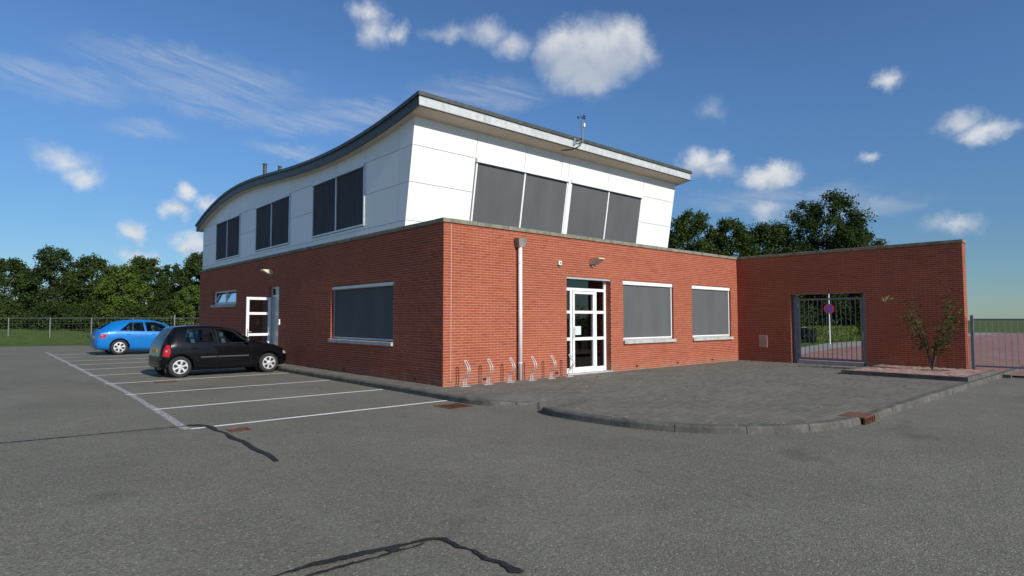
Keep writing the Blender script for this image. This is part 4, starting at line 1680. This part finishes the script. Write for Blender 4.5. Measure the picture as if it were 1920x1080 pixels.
# trees behind the courtyard wall
GR = "trees rising behind the courtyard wall"
tree("broadleaf_tree", (32.4, 13.8, -.1), 9.9, 7.0, 25000, .21, 'leaf_mid', 1, "dark green tree right beside the white upper floor", GR, low=.12, spikes=16)
tree("broadleaf_tree", (34.8, 11.8, -.1), 9.4, 6.2, 22000, .21, 'leaf_mid', 2, "dark green tree second from the white upper floor, above the brick wall", GR, low=.12, spikes=14)
tree("broadleaf_tree", (37.0, 9.7, -.1), 9.0, 7.0, 23000, .21, 'leaf_mid', 3, "broad flat-topped tree left of the tallest tree behind the courtyard wall", GR, low=.12, spikes=16)
tree("broadleaf_tree", (40.0, 6.9, -.1), 11.2, 7.4, 30000, .21, 'leaf_dark', 4, "tallest dark tree with spiky top above the gate wall", GR, low=.10, pointy=.5, spikes=18)
tree("broadleaf_tree", (42.0, 4.9, -.1), 8.2, 5.6, 17000, .21, 'leaf_mid', 5, "lower tree on the right flank of the tallest tree", GR, low=.10, spikes=9)
tree("broadleaf_tree", (45.5, 1.8, -.1), 6.4, 4.5, 12000, .21, 'leaf_mid', 6, "low tree farthest right behind the courtyard wall", GR, low=.08, spikes=6)
tree("broadleaf_tree", (40.0, 10.0, -.1), 7.2, 6.0, 15000, .22, 'leaf_dark', 7, "dark tree in the second row seen through the gate", GR, low=.05, spikes=4)
tree("broadleaf_tree", (44.5, 4.6, -.1), 7.0, 6.0, 15000, .22, 'leaf_dark', 8, "dark tree behind the clipped hedge seen through the gate", GR, low=.05, spikes=4)

# trees behind the car park
GL = "trees along the far edge of the car park"
tree("broadleaf_tree", (0.55, 44.9, .3), 5.6, 4.2, 15000, .20, 'leaf_light', 11, "bright light green tree behind the blue car", GL, low=.08, spikes=8)
tree("broadleaf_tree", (2.35, 46.6, .3), 6.4, 4.6, 17000, .20, 'leaf_mid', 12, "rounded dark green tree next to the bright green one", GL, low=.06, spikes=10)
tree("broadleaf_tree", (4.55, 47.4, .3), 6.1, 2.9, 11000, .19, 'leaf_dark', 13, "slim pointed dark tree between two rounder trees", GL, low=.05, pointy=1.0, spikes=8)
tree("broadleaf_tree", (5.9, 43.6, .3), 6.9, 4.0, 17000, .20, 'leaf_mid', 14, "tall loose green tree against the far end of the building", GL, low=.08, spikes=12)
tree("broadleaf_tree", (-1.0, 49.3, .3), 6.5, 5.0, 15000, .21, 'leaf_mid', 15, "rounded green tree just left of the bright green one", GL, low=.06, spikes=8)
tree("broadleaf_tree", (-3.4, 51.0, .3), 7.2, 5.4, 15000, .21, 'leaf_dark', 16, "dark tree second to the left of the bright green one", GL, low=.06, spikes=8)
tree("broadleaf_tree", (-6.2, 52.8, .3), 6.2, 5.4, 15000, .21, 'leaf_mid', 17, "green tree third to the left of the bright green one", GL, low=.06, spikes=8)
tree("broadleaf_tree", (-9.4, 55.0, .3), 7.4, 6.0, 15000, .21, 'leaf_mid', 18, "green tree farthest left along the car park edge", GL, low=.06, spikes=8)
GS = "shrubs under the trees at the car park edge"
for i, (x, y, h, w, mt, lb) in enumerate((
        (1.0, 42.6, 2.3, 3.4, 'leaf_mid', "low dense shrub below the bright green tree"),
        (2.9, 41.6, 2.5, 3.2, 'leaf_mid', "bushy shrub below the rounded dark tree"),
        (4.6, 40.2, 3.9, 3.4, 'leaf_light', "tall leafy shrub beside the far corner of the building"),
        (3.4, 44.6, 3.4, 3.2, 'leaf_dark', "dark shrub below the slim pointed tree"),
        (-1.2, 45.0, 2.5, 3.6, 'leaf_mid', "shrub left of the bright green tree, behind the fence"),
        (-3.6, 47.0, 2.6, 3.8, 'leaf_dark', "dark shrub far left behind the fence"),
        (-6.5, 49.2, 2.7, 4.0, 'leaf_mid', "leftmost shrub behind the fence"))):
    tree("shrub", (x, y, .3), h, w, 9000, .17, mt, 40 + i, lb, GS, low=.02, spikes=5, category="shrub")

# sapling in the raised bed, one twig reaching into view
sp = empty("sapling", (12.3, -6.45, .09), label="young shrub with yellow-green leaf tips in the raised bed", category="shrub")
tb = MB()
rng = np.random.default_rng(77)
ends = []
for k in range(9):
    a = rng.uniform(0, 6.28)
    e = Vector((.55 * math.cos(a), .55 * math.sin(a), rng.uniform(1.2, 2.2)))
    tb.tube([(0, 0, 0), (e.x * .3, e.y * .3, e.z * .5), tuple(e)], [.02, .013, .004], 5)
    ends.append(e)
e = Vector((.15, 1.12, 2.06))
tb.tube([(0, 0, .2), (.05, .35, 1.5), (.1, .75, 1.98), tuple(e)], [.018, .012, .007, .003], 5)
tb.build("stems", 'bark', sp)
P_ = []
for q in ends:
    for k in range(70):
        t = rng.uniform(.35, 1.05)
        P_.append(np.array(q) * t + rng.normal(size=3) * .10)
P_ = np.array(P_)
N_ = rng.normal(size=P_.shape) + np.array([0, 0, .7])
N_ /= np.linalg.norm(N_, axis=1)[:, None]
link("foliage", leaf_mesh("foliage", P_, N_, .09, rng, .55), 'leaf_mid', sp)
P_ = np.array([np.array(e) + rng.normal(size=3) * np.array([.05, .07, .05]) for k in range(12)])
N_ = rng.normal(size=P_.shape)
N_ /= np.linalg.norm(N_, axis=1)[:, None]
link("leaf_tip", leaf_mesh("leaf_tip", P_, N_, .12, rng, .45), 'leaf_yellow', sp)

# ------------------------------------------------------------------ beyond the gate
MB().add([(14.2, -30, -.07), (120, -30, -.07), (120, 70, -.07), (14.2, 70, -.07)], [(0, 1, 2, 3)]).build("lawn", 'grass', kind="structure", label="mown grass behind the courtyard wall, seen through the gate")
MB().add([(13.9, -9, -.060), (80, -9, -.060), (80, 5.3, -.060), (45, 4.7, -.060), (33.4, 4.55, -.060), (27.6, 3.4, -.060), (20, 2.2, -.060), (13.9, 1.2, -.060)], [tuple(range(8))]).build(
    "footpath", 'light_paving', kind="structure", label="pale grey footpath beside the red road beyond the gate")
MB().add([(13.9, -8.8, -.054), (80, -8.8, -.054), (80, 2.6, -.054), (40, 2.0, -.054), (30, 1.75, -.054), (26.2, 1.45, -.054), (20.5, .5, -.054), (13.9, -.9, -.054)], [tuple(range(8))]).build(
    "road", 'red_road', kind="structure", label="reddish brick road beyond the gate")


def hedge(a, b2, h, w, label):
    a, b2 = Vector(a), Vector(b2)
    L = (b2 - a).length
    t = (b2 - a).normalized()
    nr = Vector((-t.y, t.x, 0))
    rng = np.random.default_rng(int(L * 100))
    root = empty("clipped_hedge", tuple(a), math.atan2(t.y, t.x), label=label, category="hedge", group="clipped hedges beyond the gate")
    MB().box(.15, L - .15, -w / 2 + .15, w / 2 - .15, 0, h - .15).build("twigs", 'bark', root)
    n = int(900 * L)
    P_ = np.stack([rng.uniform(0, L, n), rng.uniform(-w / 2, w / 2, n), rng.uniform(.03, h, n)], 1)
    k = rng.integers(0, 3, n)
    P_[k == 0, 1] = -w / 2 + rng.normal(size=(k == 0).sum()) * .05
    P_[k == 1, 2] = h + rng.normal(size=(k == 1).sum()) * .05
    N_ = rng.normal(size=P_.shape) * .7
    N_[k == 0, 1] -= .8
    N_[k == 1, 2] += .9
    N_ /= np.linalg.norm(N_, axis=1)[:, None]
    link("foliage", leaf_mesh("foliage", P_, N_, .12, rng, .6), 'leaf_hedge', root)


hedge((34.2, 5.75, -.06), (48, 4.6, -.06), 1.0, .9, "long clipped green hedge behind the no-parking sign")
hedge((22.5, 4.9, -.06), (27.2, 4.2, -.06), .95, .9, "short clipped hedge at the left side of the gate view")

sg = empty("no_parking_sign", (32.3, 3.77, -.06), math.atan2(-15.1, -40.2) + R(90), label="round blue and red no-parking sign on a pale pole beyond the gate", category="sign")
MB().tube([(0, .03, 0), (0, .03, 3.6)], .035, 10).build("pole", 'white_frame', sg)
MB().lathe([(.305, .0), (.305, -.012)], 36, 'y', (0, 0, 2.24)).build("rim", 'sign_red', sg)
MB().lathe([(.225, -.0125), (.225, -.016)], 36, 'y', (0, 0, 2.24)).build("disc", 'sign_blue', sg)
mb = MB()
d = Vector((1, 0, -1)).normalized()
p = Vector((1, 0, 1)).normalized()
c2 = Vector((0, -.018, 2.24))
mb.prism([c2 - d * .228 - p * .03, c2 + d * .228 - p * .03, c2 + d * .228 + p * .03, c2 - d * .228 + p * .03], (0, -.003, 0))
mb.build("slash", 'sign_red', sg)

bk = empty("bicycle", (32.1, 4.75, -.06), R(60), label="dark bicycle leaning by the hedge, behind the gate bars", category="bicycle")
for wx in (0, 1.08):
    mb = MB()
    ring = [(wx + .33 * math.cos(2 * math.pi * k / 24), 0, .34 + .33 * math.sin(2 * math.pi * k / 24)) for k in range(25)]
    mb.tube(ring, .018, 6, caps=False)
    for k in range(8):
        a = math.pi * k / 4
        mb.tube([(wx, 0, .34), (wx + .32 * math.cos(a), 0, .34 + .32 * math.sin(a))], .003, 3)
    mb.build("wheel", 'dark_rubber', bk)
mb = MB()
for q in ([(0, 0, .34), (.42, 0, .30)], [(.42, 0, .30), (.28, 0, .85)], [(.0, 0, .34), (.30, 0, .78)], [(.42, 0, .30), (.90, 0, .80)], [(.30, 0, .78), (.88, 0, .86)], [(1.08, 0, .34), (.86, 0, .98)]):
    mb.tube(q, .018, 6)
mb.build("frame", 'black_plastic', bk)
MB().tube([(.70, -.28, 1.0), (.86, -.2, 1.06), (.86, .2, 1.06), (.70, .28, 1.0)], .014, 6).build("handlebar", 'chrome', bk)
MB().cbox(.14, .38, -.08, .08, .86, .91, .015).build("saddle", 'black_plastic', bk)

# ------------------------------------------------------------------ car park edge: grass bank and fence
vs, fs = [], []
nx, ny = 40, 16
for j in range(ny + 1):
    for i in range(nx + 1):
        x = -45 + 75 * i / nx
        y = 33.0 + 32 * j / ny + (-x * .55 if x < 3 else 0) * .7
        t = min(1, max(0, (j / ny - .05) / .45))
        z = -.10 + 1.05 * t * t * (3 - 2 * t) + .05 * math.sin(x * 1.3) * t
        vs.append((x, y, z))
for j in range(ny):
    for i in range(nx):
        a = j * (nx + 1) + i
        fs.append((a, a + 1, a + nx + 2, a + nx + 1))
MB().add(vs, fs).build("grass_bank", 'grass', smooth=True, kind="structure", label="low grass bank under the trees behind the car park")
fe = empty("wire_fence", (-6.83, 43.88, -.08), math.atan2(-9.28, 10.46), label="thin post and rail wire fence along the far edge of the car park", category="fence")
FL = 18.0
for k in range(-3, 7):
    s = 12.22 + (k - 4) * 2.9
    MB().tube([(s, 0, 0), (s, 0, 1.70 + (.22 if k == 4 else 0))], .032, 8).build("post", 'galv', fe)
MB().tube([(-9, 0, 1.68), (FL, 0, 1.68)], .022, 6).build("top_rail", 'galv', fe)
mb = MB()
for z in (.1, .5, .9, 1.3):
    mb.tube([(-9, 0, z), (FL, 0, z)], .004, 4)
for k in range(90):
    mb.tube([(-9 + .3 * k, 0, .05), (-9 + .3 * k, 0, 1.66)], .003, 3)
mb.build("wire_mesh", 'galv', fe)


# ------------------------------------------------------------------ cars
def boolean(o, cutter, op='DIFFERENCE'):
    md = o.modifiers.new("b", 'BOOLEAN')
    md.object = cutter
    md.operation = op
    md.solver = 'EXACT'
    dg = bpy.context.evaluated_depsgraph_get()
    me = bpy.data.meshes.new_from_object(o.evaluated_get(dg))
    o.modifiers.clear()
    old = o.data
    o.data = me
    bpy.data.meshes.remove(old)
    cm = cutter.data
    bpy.data.objects.remove(cutter)
    bpy.data.meshes.remove(cm)


class CarShape:
    def __init__(self, keys):
        self.k = np.array(keys, float)      # x, zbottom, halfwidth, zshoulder, ztop, halfwidth top

    def par(self, x, ins=0.0):
        k = self.k
        p = [cr(k[:, 0], k[:, i], x) if False else float(np.interp(x, k[:, 0], k[:, i])) for i in range(1, 6)]
        zb, w, zs, zt, wt = p
        return zb + ins * 1.6, w - ins, zs, zt - ins, wt - ins

    def section(self, x, ins=0.0):
        zb, w, zs, zt, wt = self.par(x, ins)
        k = min(1, max(0.12, (zt - zs) / .45))
        ws = w * .955
        pts = [(0, zb), (w * .80, zb), (w * .93, zb + .035), (w * .985, zb + .13), (w, zb + (zs - zb) * .52), (w * .992, zs - (zs - zb) * .18), (ws, zs),
               (ws + (wt - ws) * .30, zs + (zt - zs) * .36), (ws + (wt - ws) * .68, zs + (zt - zs) * .72), (wt, zt - .055 * k), (wt * .93, zt - .018 * k), (wt * .72, zt - .002), (0, zt + .012 * k)]
        # resample through a smooth curve
        out = []
        n = len(pts)
        for i in range(n - 1):
            p0, p1, p2, p3 = pts[max(i - 1, 0)], pts[i], pts[i + 1], pts[min(i + 2, n - 1)]
            for s in range(2):
                t = s / 2
                q = []
                for c in (0, 1):
                    q.append(.5 * (2 * p1[c] + (p2[c] - p0[c]) * t + (2 * p0[c] - 5 * p1[c] + 4 * p2[c] - p3[c]) * t * t + (3 * p1[c] - p0[c] - 3 * p2[c] + p3[c]) * t**3))
                out.append((max(q[0], 0), q[1]))
        out.append(pts[-1])
        return out

    def loft(self, xs, ins=0.0):
        rings = []
        for x in xs:
            s = self.section(x, ins)
            rings.append([(x, y, z) for y, z in s] + [(x, -y, z) for y, z in reversed(s[1:-1])])
        m2 = len(rings[0])
        vs = [p for r_ in rings for p in r_]
        fs = [(i * m2 + k, i * m2 + (k + 1) % m2, (i + 1) * m2 + (k + 1) % m2, (i + 1) * m2 + k) for i in range(len(rings) - 1) for k in range(m2)]
        fs += [tuple(reversed(range(m2))), tuple(range((len(rings) - 1) * m2, len(rings) * m2))]
        return MB().add(vs, fs)

    def ys(self, x, z):
        """half width of the body at height z (upper part searched from the bottom up)"""
        s = self.section(x)
        best = 0
        for (y0, z0), (y1, z1) in zip(s[1:-1], s[2:]):
            if (z0 - z) * (z1 - z) <= 0 and z0 != z1:
                best = max(best, y0 + (y1 - y0) * (z - z0) / (z1 - z0))
        return best

    def zt(self, x, y):
        s = self.section(x)
        y = abs(y)
        best = 0
        for (y0, z0), (y1, z1) in zip(s[:-1], s[1:]):
            if (y0 - y) * (y1 - y) <= 0 and y0 != y1:
                best = max(best, z0 + (z1 - z0) * (y - y0) / (y1 - y0))
        return best


def refine(poly, n=6):
    """fan of rings inside a polygon, for patches that follow the body"""
    c2 = np.mean(np.array(poly), axis=0)
    out = []
    m2 = len(poly)
    pts = []
    for i in range(m2):
        a, b2 = np.array(poly[i]), np.array(poly[(i + 1) % m2])
        for t in range(n):
            pts.append(a + (b2 - a) * t / n)
    rings = [[c2 + (p - c2) * (1 - k / n) for p in pts] for k in range(n)]
    return rings, c2


def patch(poly, fn, n=6):
    rings, c2 = refine(poly, n)
    L = len(rings[0])
    mb = MB()
    vs = [fn(*p) for r_ in rings for p in r_] + [fn(*c2)]
    fs = []
    for i in range(len(rings) - 1):
        for k in range(L):
            fs.append((i * L + k, i * L + (k + 1) % L, (i + 1) * L + (k + 1) % L, (i + 1) * L + k))
    i = len(rings) - 1
    for k in range(L):
        fs.append((i * L + k, i * L + (k + 1) % L, len(vs) - 1))
    return mb.add(vs, fs)


def wheel(parent, x, y, r, side, spokes=6):
    w = empty("wheel", (x, y, r))
    w.parent = parent
    s = side
    hw = .095
    prof = [(r * .66, -hw * .9), (r * .80, -hw), (r * .93, -hw * .95), (r * .985, -hw * .75), (r, -hw * .4), (r, hw * .4), (r * .985, hw * .75), (r * .93, hw * .95), (r * .80, hw), (r * .66, hw * .9)]
    MB().lathe(prof, 36, 'y').build("tyre", 'dark_rubber', w, smooth=True)
    MB().lathe([(r * .655, s * hw * .55), (r * .655, s * hw * .50)], 32, 'y').build("hub_shadow", 'black_plastic', w)
    rim = MB()
    ro, ri = r * .665, r * .585
    ya, yb = s * hw * .70, s * hw * .98
    n = 40
    vs, fs = [], []
    for k in range(n):
        a = 2 * math.pi * k / n
        for rad, yy in ((ro, ya), (ro, yb * .97), (ri, yb), (ri * .97, ya)):
            vs.append((rad * math.cos(a), yy, rad * math.sin(a)))
    for k in range(n):
        for j in range(3):
            a, b2 = k * 4 + j, ((k + 1) % n) * 4 + j
            fs.append((a, a + 1, b2 + 1, b2))
    rim.add(vs, fs)
    for k in range(spokes):
        a = 2 * math.pi * k / spokes + .3
        def P(rad, off, yy):
            return (rad * math.cos(a) - off * math.sin(a), yy, rad * math.sin(a) + off * math.cos(a))
        q = [P(r * .10, -.034, yb), P(r * .38, -.020, yb * 1.02), P(r * .60, -.050, yb), P(r * .60, .050, yb), P(r * .38, .020, yb * 1.02), P(r * .10, .034, yb)]
        rim.prism(q, (0, -s * .03, 0))
    rim.lathe([(r * .20, s * hw * .75), (r * .20, s * hw * 1.0), (r * .15, s * hw * 1.08), (r * .05, s * hw * 1.1)], 20, 'y')
    rim.build("rim", 'rim', w)
    return w


def build_car(name, loc, rz, shape, xr, xf, wb, wr, track, paint, wins, wind, rear, label, detail):
    root = empty(name, loc, rz, label=label, category="car", group="cars parked in the bays")
    xs = sorted(set(list(np.linspace(xr, xf, 70)) + [k[0] for k in shape.k]))
    body = shape.loft(xs).build("body", paint)
    cab = [x for x in xs if detail['cab'][0] <= x <= detail['cab'][1]]
    boolean(body, shape.loft(cab, .05).build("cut", None))
    for wx in (0.0, wb):
        c2 = MB().lathe([(wr * 1.17, -.5), (wr * 1.17, .5)], 36, 'y', (wx, track + .18 - 0.0, wr + .01))
        for sy in (-1, 1):
            cut = MB().lathe([(wr * 1.17, -.27), (wr * 1.17, .27)], 36, 'y', (wx, sy * (track + .05), wr + .012)).build("cut", None)
            boolean(body, cut)
    for poly in wins:
        for sy in (-1, 1):
            cut = MB().prism([(a, sy * .30, c) for a, c in poly], (0, sy * .9, 0)).build("cut", None)
            boolean(body, cut)
    for poly in (wind, rear):
        cut = MB().prism([(a, b2, detail['cutz']) for a, b2 in poly], (0, 0, 1.0)).build("cut", None)
        boolean(body, cut)
    smooth_shade_angle(body.data, 32)
    body.parent = root
    for poly in wins:
        for sy in (-1, 1):
            patch(poly, lambda a, c: (a, sy * (shape.ys(a, c) - .006), c)).build("side_window", 'car_glass', root, smooth=True)
            # bright line round the opening
            ring = []
            pp = poly + [poly[0]]
            for (a, c), (a2, c3) in zip(pp[:-1], pp[1:]):
                for t in range(5):
                    aa, cc = a + (a2 - a) * t / 5, c + (c3 - c) * t / 5
                    ring.append((aa, sy * (shape.ys(aa, cc) + .001), cc))
            ring.append(ring[0])
            MB().tube(ring, .008, 5, caps=False).build("window_seal", 'black_plastic', root)
    patch(wind, lambda a, b2: (a, b2, shape.zt(a, b2) - .005)).build("windscreen", 'car_glass', root, smooth=True)
    patch(rear, lambda a, b2: (a, b2, shape.zt(a, b2) - .005)).build("rear_window", 'car_glass', root, smooth=True)
    for wx in (0.0, wb):
        for sy in (-1, 1):
            wheel(root, wx, sy * track, wr, sy)
            # liner of the wheel arch
            MB().lathe([(wr * 1.16, sy * -.20), (wr * 1.16, sy * -.195)], 24, 'y', (wx, sy * track, wr)).build("arch_liner", 'black_plastic', root)
    # seams of the doors
    for seam in detail['seams']:
        for sy in (-1, 1):
            pts = []
            for (a, c), (a2, c3) in zip(seam[:-1], seam[1:]):
                for t in range(6):
                    aa, cc = a + (a2 - a) * t / 6, c + (c3 - c) * t / 6
                    pts.append((aa, sy * (shape.ys(aa, cc) - .0015), cc))
            aa, cc = seam[-1]
            pts.append((aa, sy * (shape.ys(aa, cc) - .0015), cc))
            MB().tube(pts, .005, 4).build("door_seam", 'black_plastic', root)
    for (a, c) in detail['handles']:
        for sy in (-1, 1):
            y = shape.ys(a, c)
            MB().cbox(a - .085, a + .085, sy * y - .014, sy * y + .014, c - .016, c + .016, .006).build("door_handle", detail['handle_mat'], root)
    if detail.get('strip'):
        zs = detail['strip']
        for (a, b2) in detail['strip_x']:
            for sy in (-1, 1):
                vs, fs = [], []
                for i in range(9):
                    xx = a + (b2 - a) * i / 8
                    for zz, o_ in ((zs - .028, -.003), (zs - .02, .012), (zs + .02, .012), (zs + .028, -.003)):
                        vs.append((xx, sy * (shape.ys(xx, zz) + o_), zz))
                for i in range(8):
                    for k in range(3):
                        fs.append((i * 4 + k, i * 4 + k + 1, i * 4 + k + 5, i * 4 + k + 4))
                MB().add(vs, fs).build("side_moulding", 'trim_grey', root, smooth=True)
    a, c = detail['mirror']
    for sy in (-1, 1):
        y = shape.ys(a, c)
        mb = MB()
        mb.lathe([(.02, -.07), (.075, -.055), (.09, .0), (.085, .045), (.06, .05)], 14, 'x', (a, sy * (y + .11), c + .05))
        mb.tube([(a, sy * (y - .02), c), (a, sy * (y + .08), c + .03)], .022, 6)
        mb.build("mirror", detail['mirror_mat'], root, smooth=True)
    # lights
    for sy in (-1, 1):
        tl = detail['tail']
        patch(tl, lambda a_, c_: (a_, sy * (shape.ys(a_, c_) + .007), c_)).build("tail_light", 'tail_red', root, smooth=True)
        y = shape.ys(*detail['tail_c'])
        MB().lathe([(.030, -.004), (.030, .010), (.02, .014)] if sy > 0 else [(.030, .004), (.030, -.010), (.02, -.014)], 12, 'y', (detail['tail_c'][0], sy * (y + .004), detail['tail_c'][1])).build("tail_lamp_bulb", 'lamp_clear', root)
        patch(detail['head'], lambda a_, c_: (a_, sy * (shape.ys(a_, c_) + .006), c_)).build("headlight", 'lamp_clear', root, smooth=True)
    # number plate, seats, steering wheel
    px, pz = detail['plate']
    MB().cbox(px - .012, px + .004, -.26, .26, pz - .055, pz + .055, .003).build("number_plate", 'plate', root)
    for sx in detail['seats']:
        for sy in (-1, 1):
            mb = MB()
            mb.cbox(sx - .25, sx + .25, sy * .36 - .24, sy * .36 + .24, .42, .58, .05)
            mb.prism([(sx - .20, sy * .36 - .22, .55), (sx - .07, sy * .36 - .22, .55), (sx - .22, sy * .36 - .20, 1.06), (sx - .32, sy * .36 - .20, 1.06)], (0, .42, 0))
            mb.cbox(sx - .33, sx - .22, sy * .36 - .12, sy * .36 + .12, 1.09, 1.24, .03)
            mb.build("seat", 'seat', root)
    dx, dz = detail['dash']
    MB().cbox(dx - .22, dx + .25, -.62, .62, dz - .25, dz, .05).build("dashboard", 'black_plastic', root)
    ring = [(dx - .30 + .05 * math.sin(t), .36 + .18 * math.cos(t), dz + .02 + .18 * math.sin(t)) for t in np.linspace(0, 2 * math.pi, 21)]
    MB().tube(ring, .016, 6, caps=False).build("steering_wheel", 'black_plastic', root)
    MB().box(xr + .35, xf - .45, -.6, .6, .17, .22).build("underbody", 'black_plastic', root)
    MB().tube([(xr + .02, .35 * -1, .24), (xr + .3, -.35, .25)], .022, 8).build("exhaust", 'galv', root)
    root.scale = (detail.get('scale', 1),) * 3
    return root


# black hatchback: x = 0 at the rear axle
hatch = CarShape([
    # x, zbottom, halfwidth, zshoulder, ztop, halfwidth top
    (-0.49, .36, .50, .50, .57, .44), (-0.475, .31, .62, .55, .64, .56), (-0.445, .27, .70, .60, .82, .60), (-0.40, .245, .745, .74, .97, .585),
    (-0.33, .225, .775, .87, 1.10, .56), (-0.24, .21, .795, .92, 1.245, .545), (-0.15, .205, .803, .935, 1.365, .535), (-0.09, .20, .807, .94, 1.41, .535), (0.02, .20, .812, .94, 1.430, .54),
    (0.25, .19, .818, .935, 1.448, .545), (0.60, .18, .82, .925, 1.455, .55), (0.95, .18, .82, .915, 1.440, .55), (1.25, .18, .82, .91, 1.405, .545),
    (1.48, .18, .82, .905, 1.345, .54), (1.80, .18, .82, .90, 1.175, .56), (2.10, .18, .82, .895, 1.015, .60), (2.22, .18, .82, .89, .960, .64),
    (2.45, .185, .815, .855, .915, .62), (2.72, .195, .80, .79, .855, .57), (2.90, .205, .765, .71, .79, .52), (3.02, .215, .71, .63, .715, .48), (3.09, .23, .64, .55, .63, .45), (3.13, .27, .54, .47, .53, .40)])
build_car("black_hatchback", (-3.71, 8.28, GZ), R(2.2), hatch, -.49, 3.13, 2.48, .295, .715, 'paint_black',
          wins=[[(.11, .965), (.92, .945), (.83, 1.35), (.20, 1.34)], [(1.00, .945), (1.86, .935), (1.45, 1.285), (1.30, 1.335), (.93, 1.355)]],
          wind=[(1.50, -.50), (2.14, -.62), (2.18, 0), (2.14, .62), (1.50, .50), (1.46, 0)], rear=[(-.365, -.53), (-.16, -.46), (-.16, .46), (-.365, .53)],
          label="black five-door hatchback parked nose-in by the side wall",
          detail=dict(cab=(-.30, 2.16), cutz=.95, seams=[[(.96, .26), (.97, .95), (.90, 1.35)], [(1.92, .30), (1.95, .62), (1.92, .92)], [(.12, .95), (.20, .72), (.42, .55), (.46, .30), (.96, .26), (1.92, .30)]],
                      handles=[(.36, .80), (1.26, .80)], handle_mat='paint_black', strip=.545, strip_x=[(.52, .95), (.98, 1.86)], mirror=(1.80, .95), mirror_mat='black_plastic',
                      tail=[(-.43, .60), (-.29, .58), (-.25, .72), (-.28, .91), (-.34, .92), (-.41, .78)], tail_c=(-.35, .74), head=[(2.93, .57), (3.05, .555), (3.04, .625), (2.93, .665)],
                      plate=(-.462, .74), seats=[.62, 1.45], dash=(2.0, .93)))

blue = CarShape([
    (-0.85, .36, .60, .56, .66, .55), (-0.83, .32, .72, .66, .80, .64), (-0.78, .28, .80, .80, .96, .66), (-0.68, .25, .84, .94, 1.06, .62),
    (-0.40, .22, .87, .99, 1.28, .58), (-0.15, .21, .885, 1.0, 1.39, .57), (0.25, .20, .89, .985, 1.46, .575), (0.70, .19, .895, .965, 1.49, .58), (1.10, .19, .895, .95, 1.475, .58), (1.45, .19, .895, .94, 1.415, .57),
    (1.75, .19, .895, .935, 1.315, .565), (2.10, .19, .89, .93, 1.155, .59), (2.42, .195, .885, .92, 1.005, .64),
    (2.75, .20, .875, .87, .945, .62), (3.05, .205, .85, .80, .885, .58), (3.25, .215, .80, .70, .80, .54), (3.36, .23, .72, .60, .71, .50), (3.42, .27, .60, .50, .58, .42)])
build_car("blue_hatchback", (-3.10, 22.10, GZ), R(0.5), blue, -.85, 3.42, 2.62, .32, .78, 'paint_blue',
          wins=[[(.0, 1.03), (.92, .99), (.86, 1.37), (.40, 1.37)], [(1.00, .99), (2.05, .97), (1.62, 1.27), (1.32, 1.37), (.95, 1.38)]],
          wind=[(1.66, -.52), (2.34, -.64), (2.39, 0), (2.34, .64), (1.66, .52), (1.61, 0)], rear=[(-.64, -.52), (-.26, -.47), (-.26, .47), (-.64, .52)],
          label="bright metallic blue hatchback parked behind the black car", 
          detail=dict(cab=(-.6, 2.36), cutz=.99, seams=[[(.96, .30), (.97, .98), (.93, 1.40)], [(2.08, .32), (2.13, .65), (2.08, .95)], [(.0, 1.0), (.10, .76), (.40, .58), (.46, .32), (.96, .30), (2.08, .32)]],
                      handles=[(.32, .86), (1.28, .85)], handle_mat='paint_blue', mirror=(1.98, .99), mirror_mat='black_plastic',
                      tail=[(-.74, .74), (-.50, .74), (-.46, .88), (-.66, .90)], tail_c=(-.62, .82), head=[(2.85, .64), (3.28, .60), (3.20, .72), (2.85, .78)],
                      plate=(-.835, .74), seats=[.62, 1.55], dash=(2.2, .96), scale=1.08))

# ------------------------------------------------------------------ leaf litter on the forecourt and along the kerb
rng = np.random.default_rng(5)
P_ = []
for k in range(46):
    x, y = rng.uniform(-.5, 12), rng.uniform(-7.4, -.3)
    if rng.uniform() < .35:
        q = KB[int(rng.uniform(4, len(KB) * .7))]
        x, y = q.x + rng.normal() * .15 + .1, q.y + abs(rng.normal()) * .2
    if inside(x, y, plaza_poly):
        P_.append((x, y, pave_z(x, y) + .012))
P_ = np.array(P_)
N_ = rng.normal(size=P_.shape) * .12 + np.array([0, 0, 1])
N_ /= np.linalg.norm(N_, axis=1)[:, None]
link("leaf_litter", leaf_mesh("leaf_litter", P_, N_, .075, rng, .7), 'litter', None, kind="stuff", label="scattered dry leaves lying on the forecourt paving")
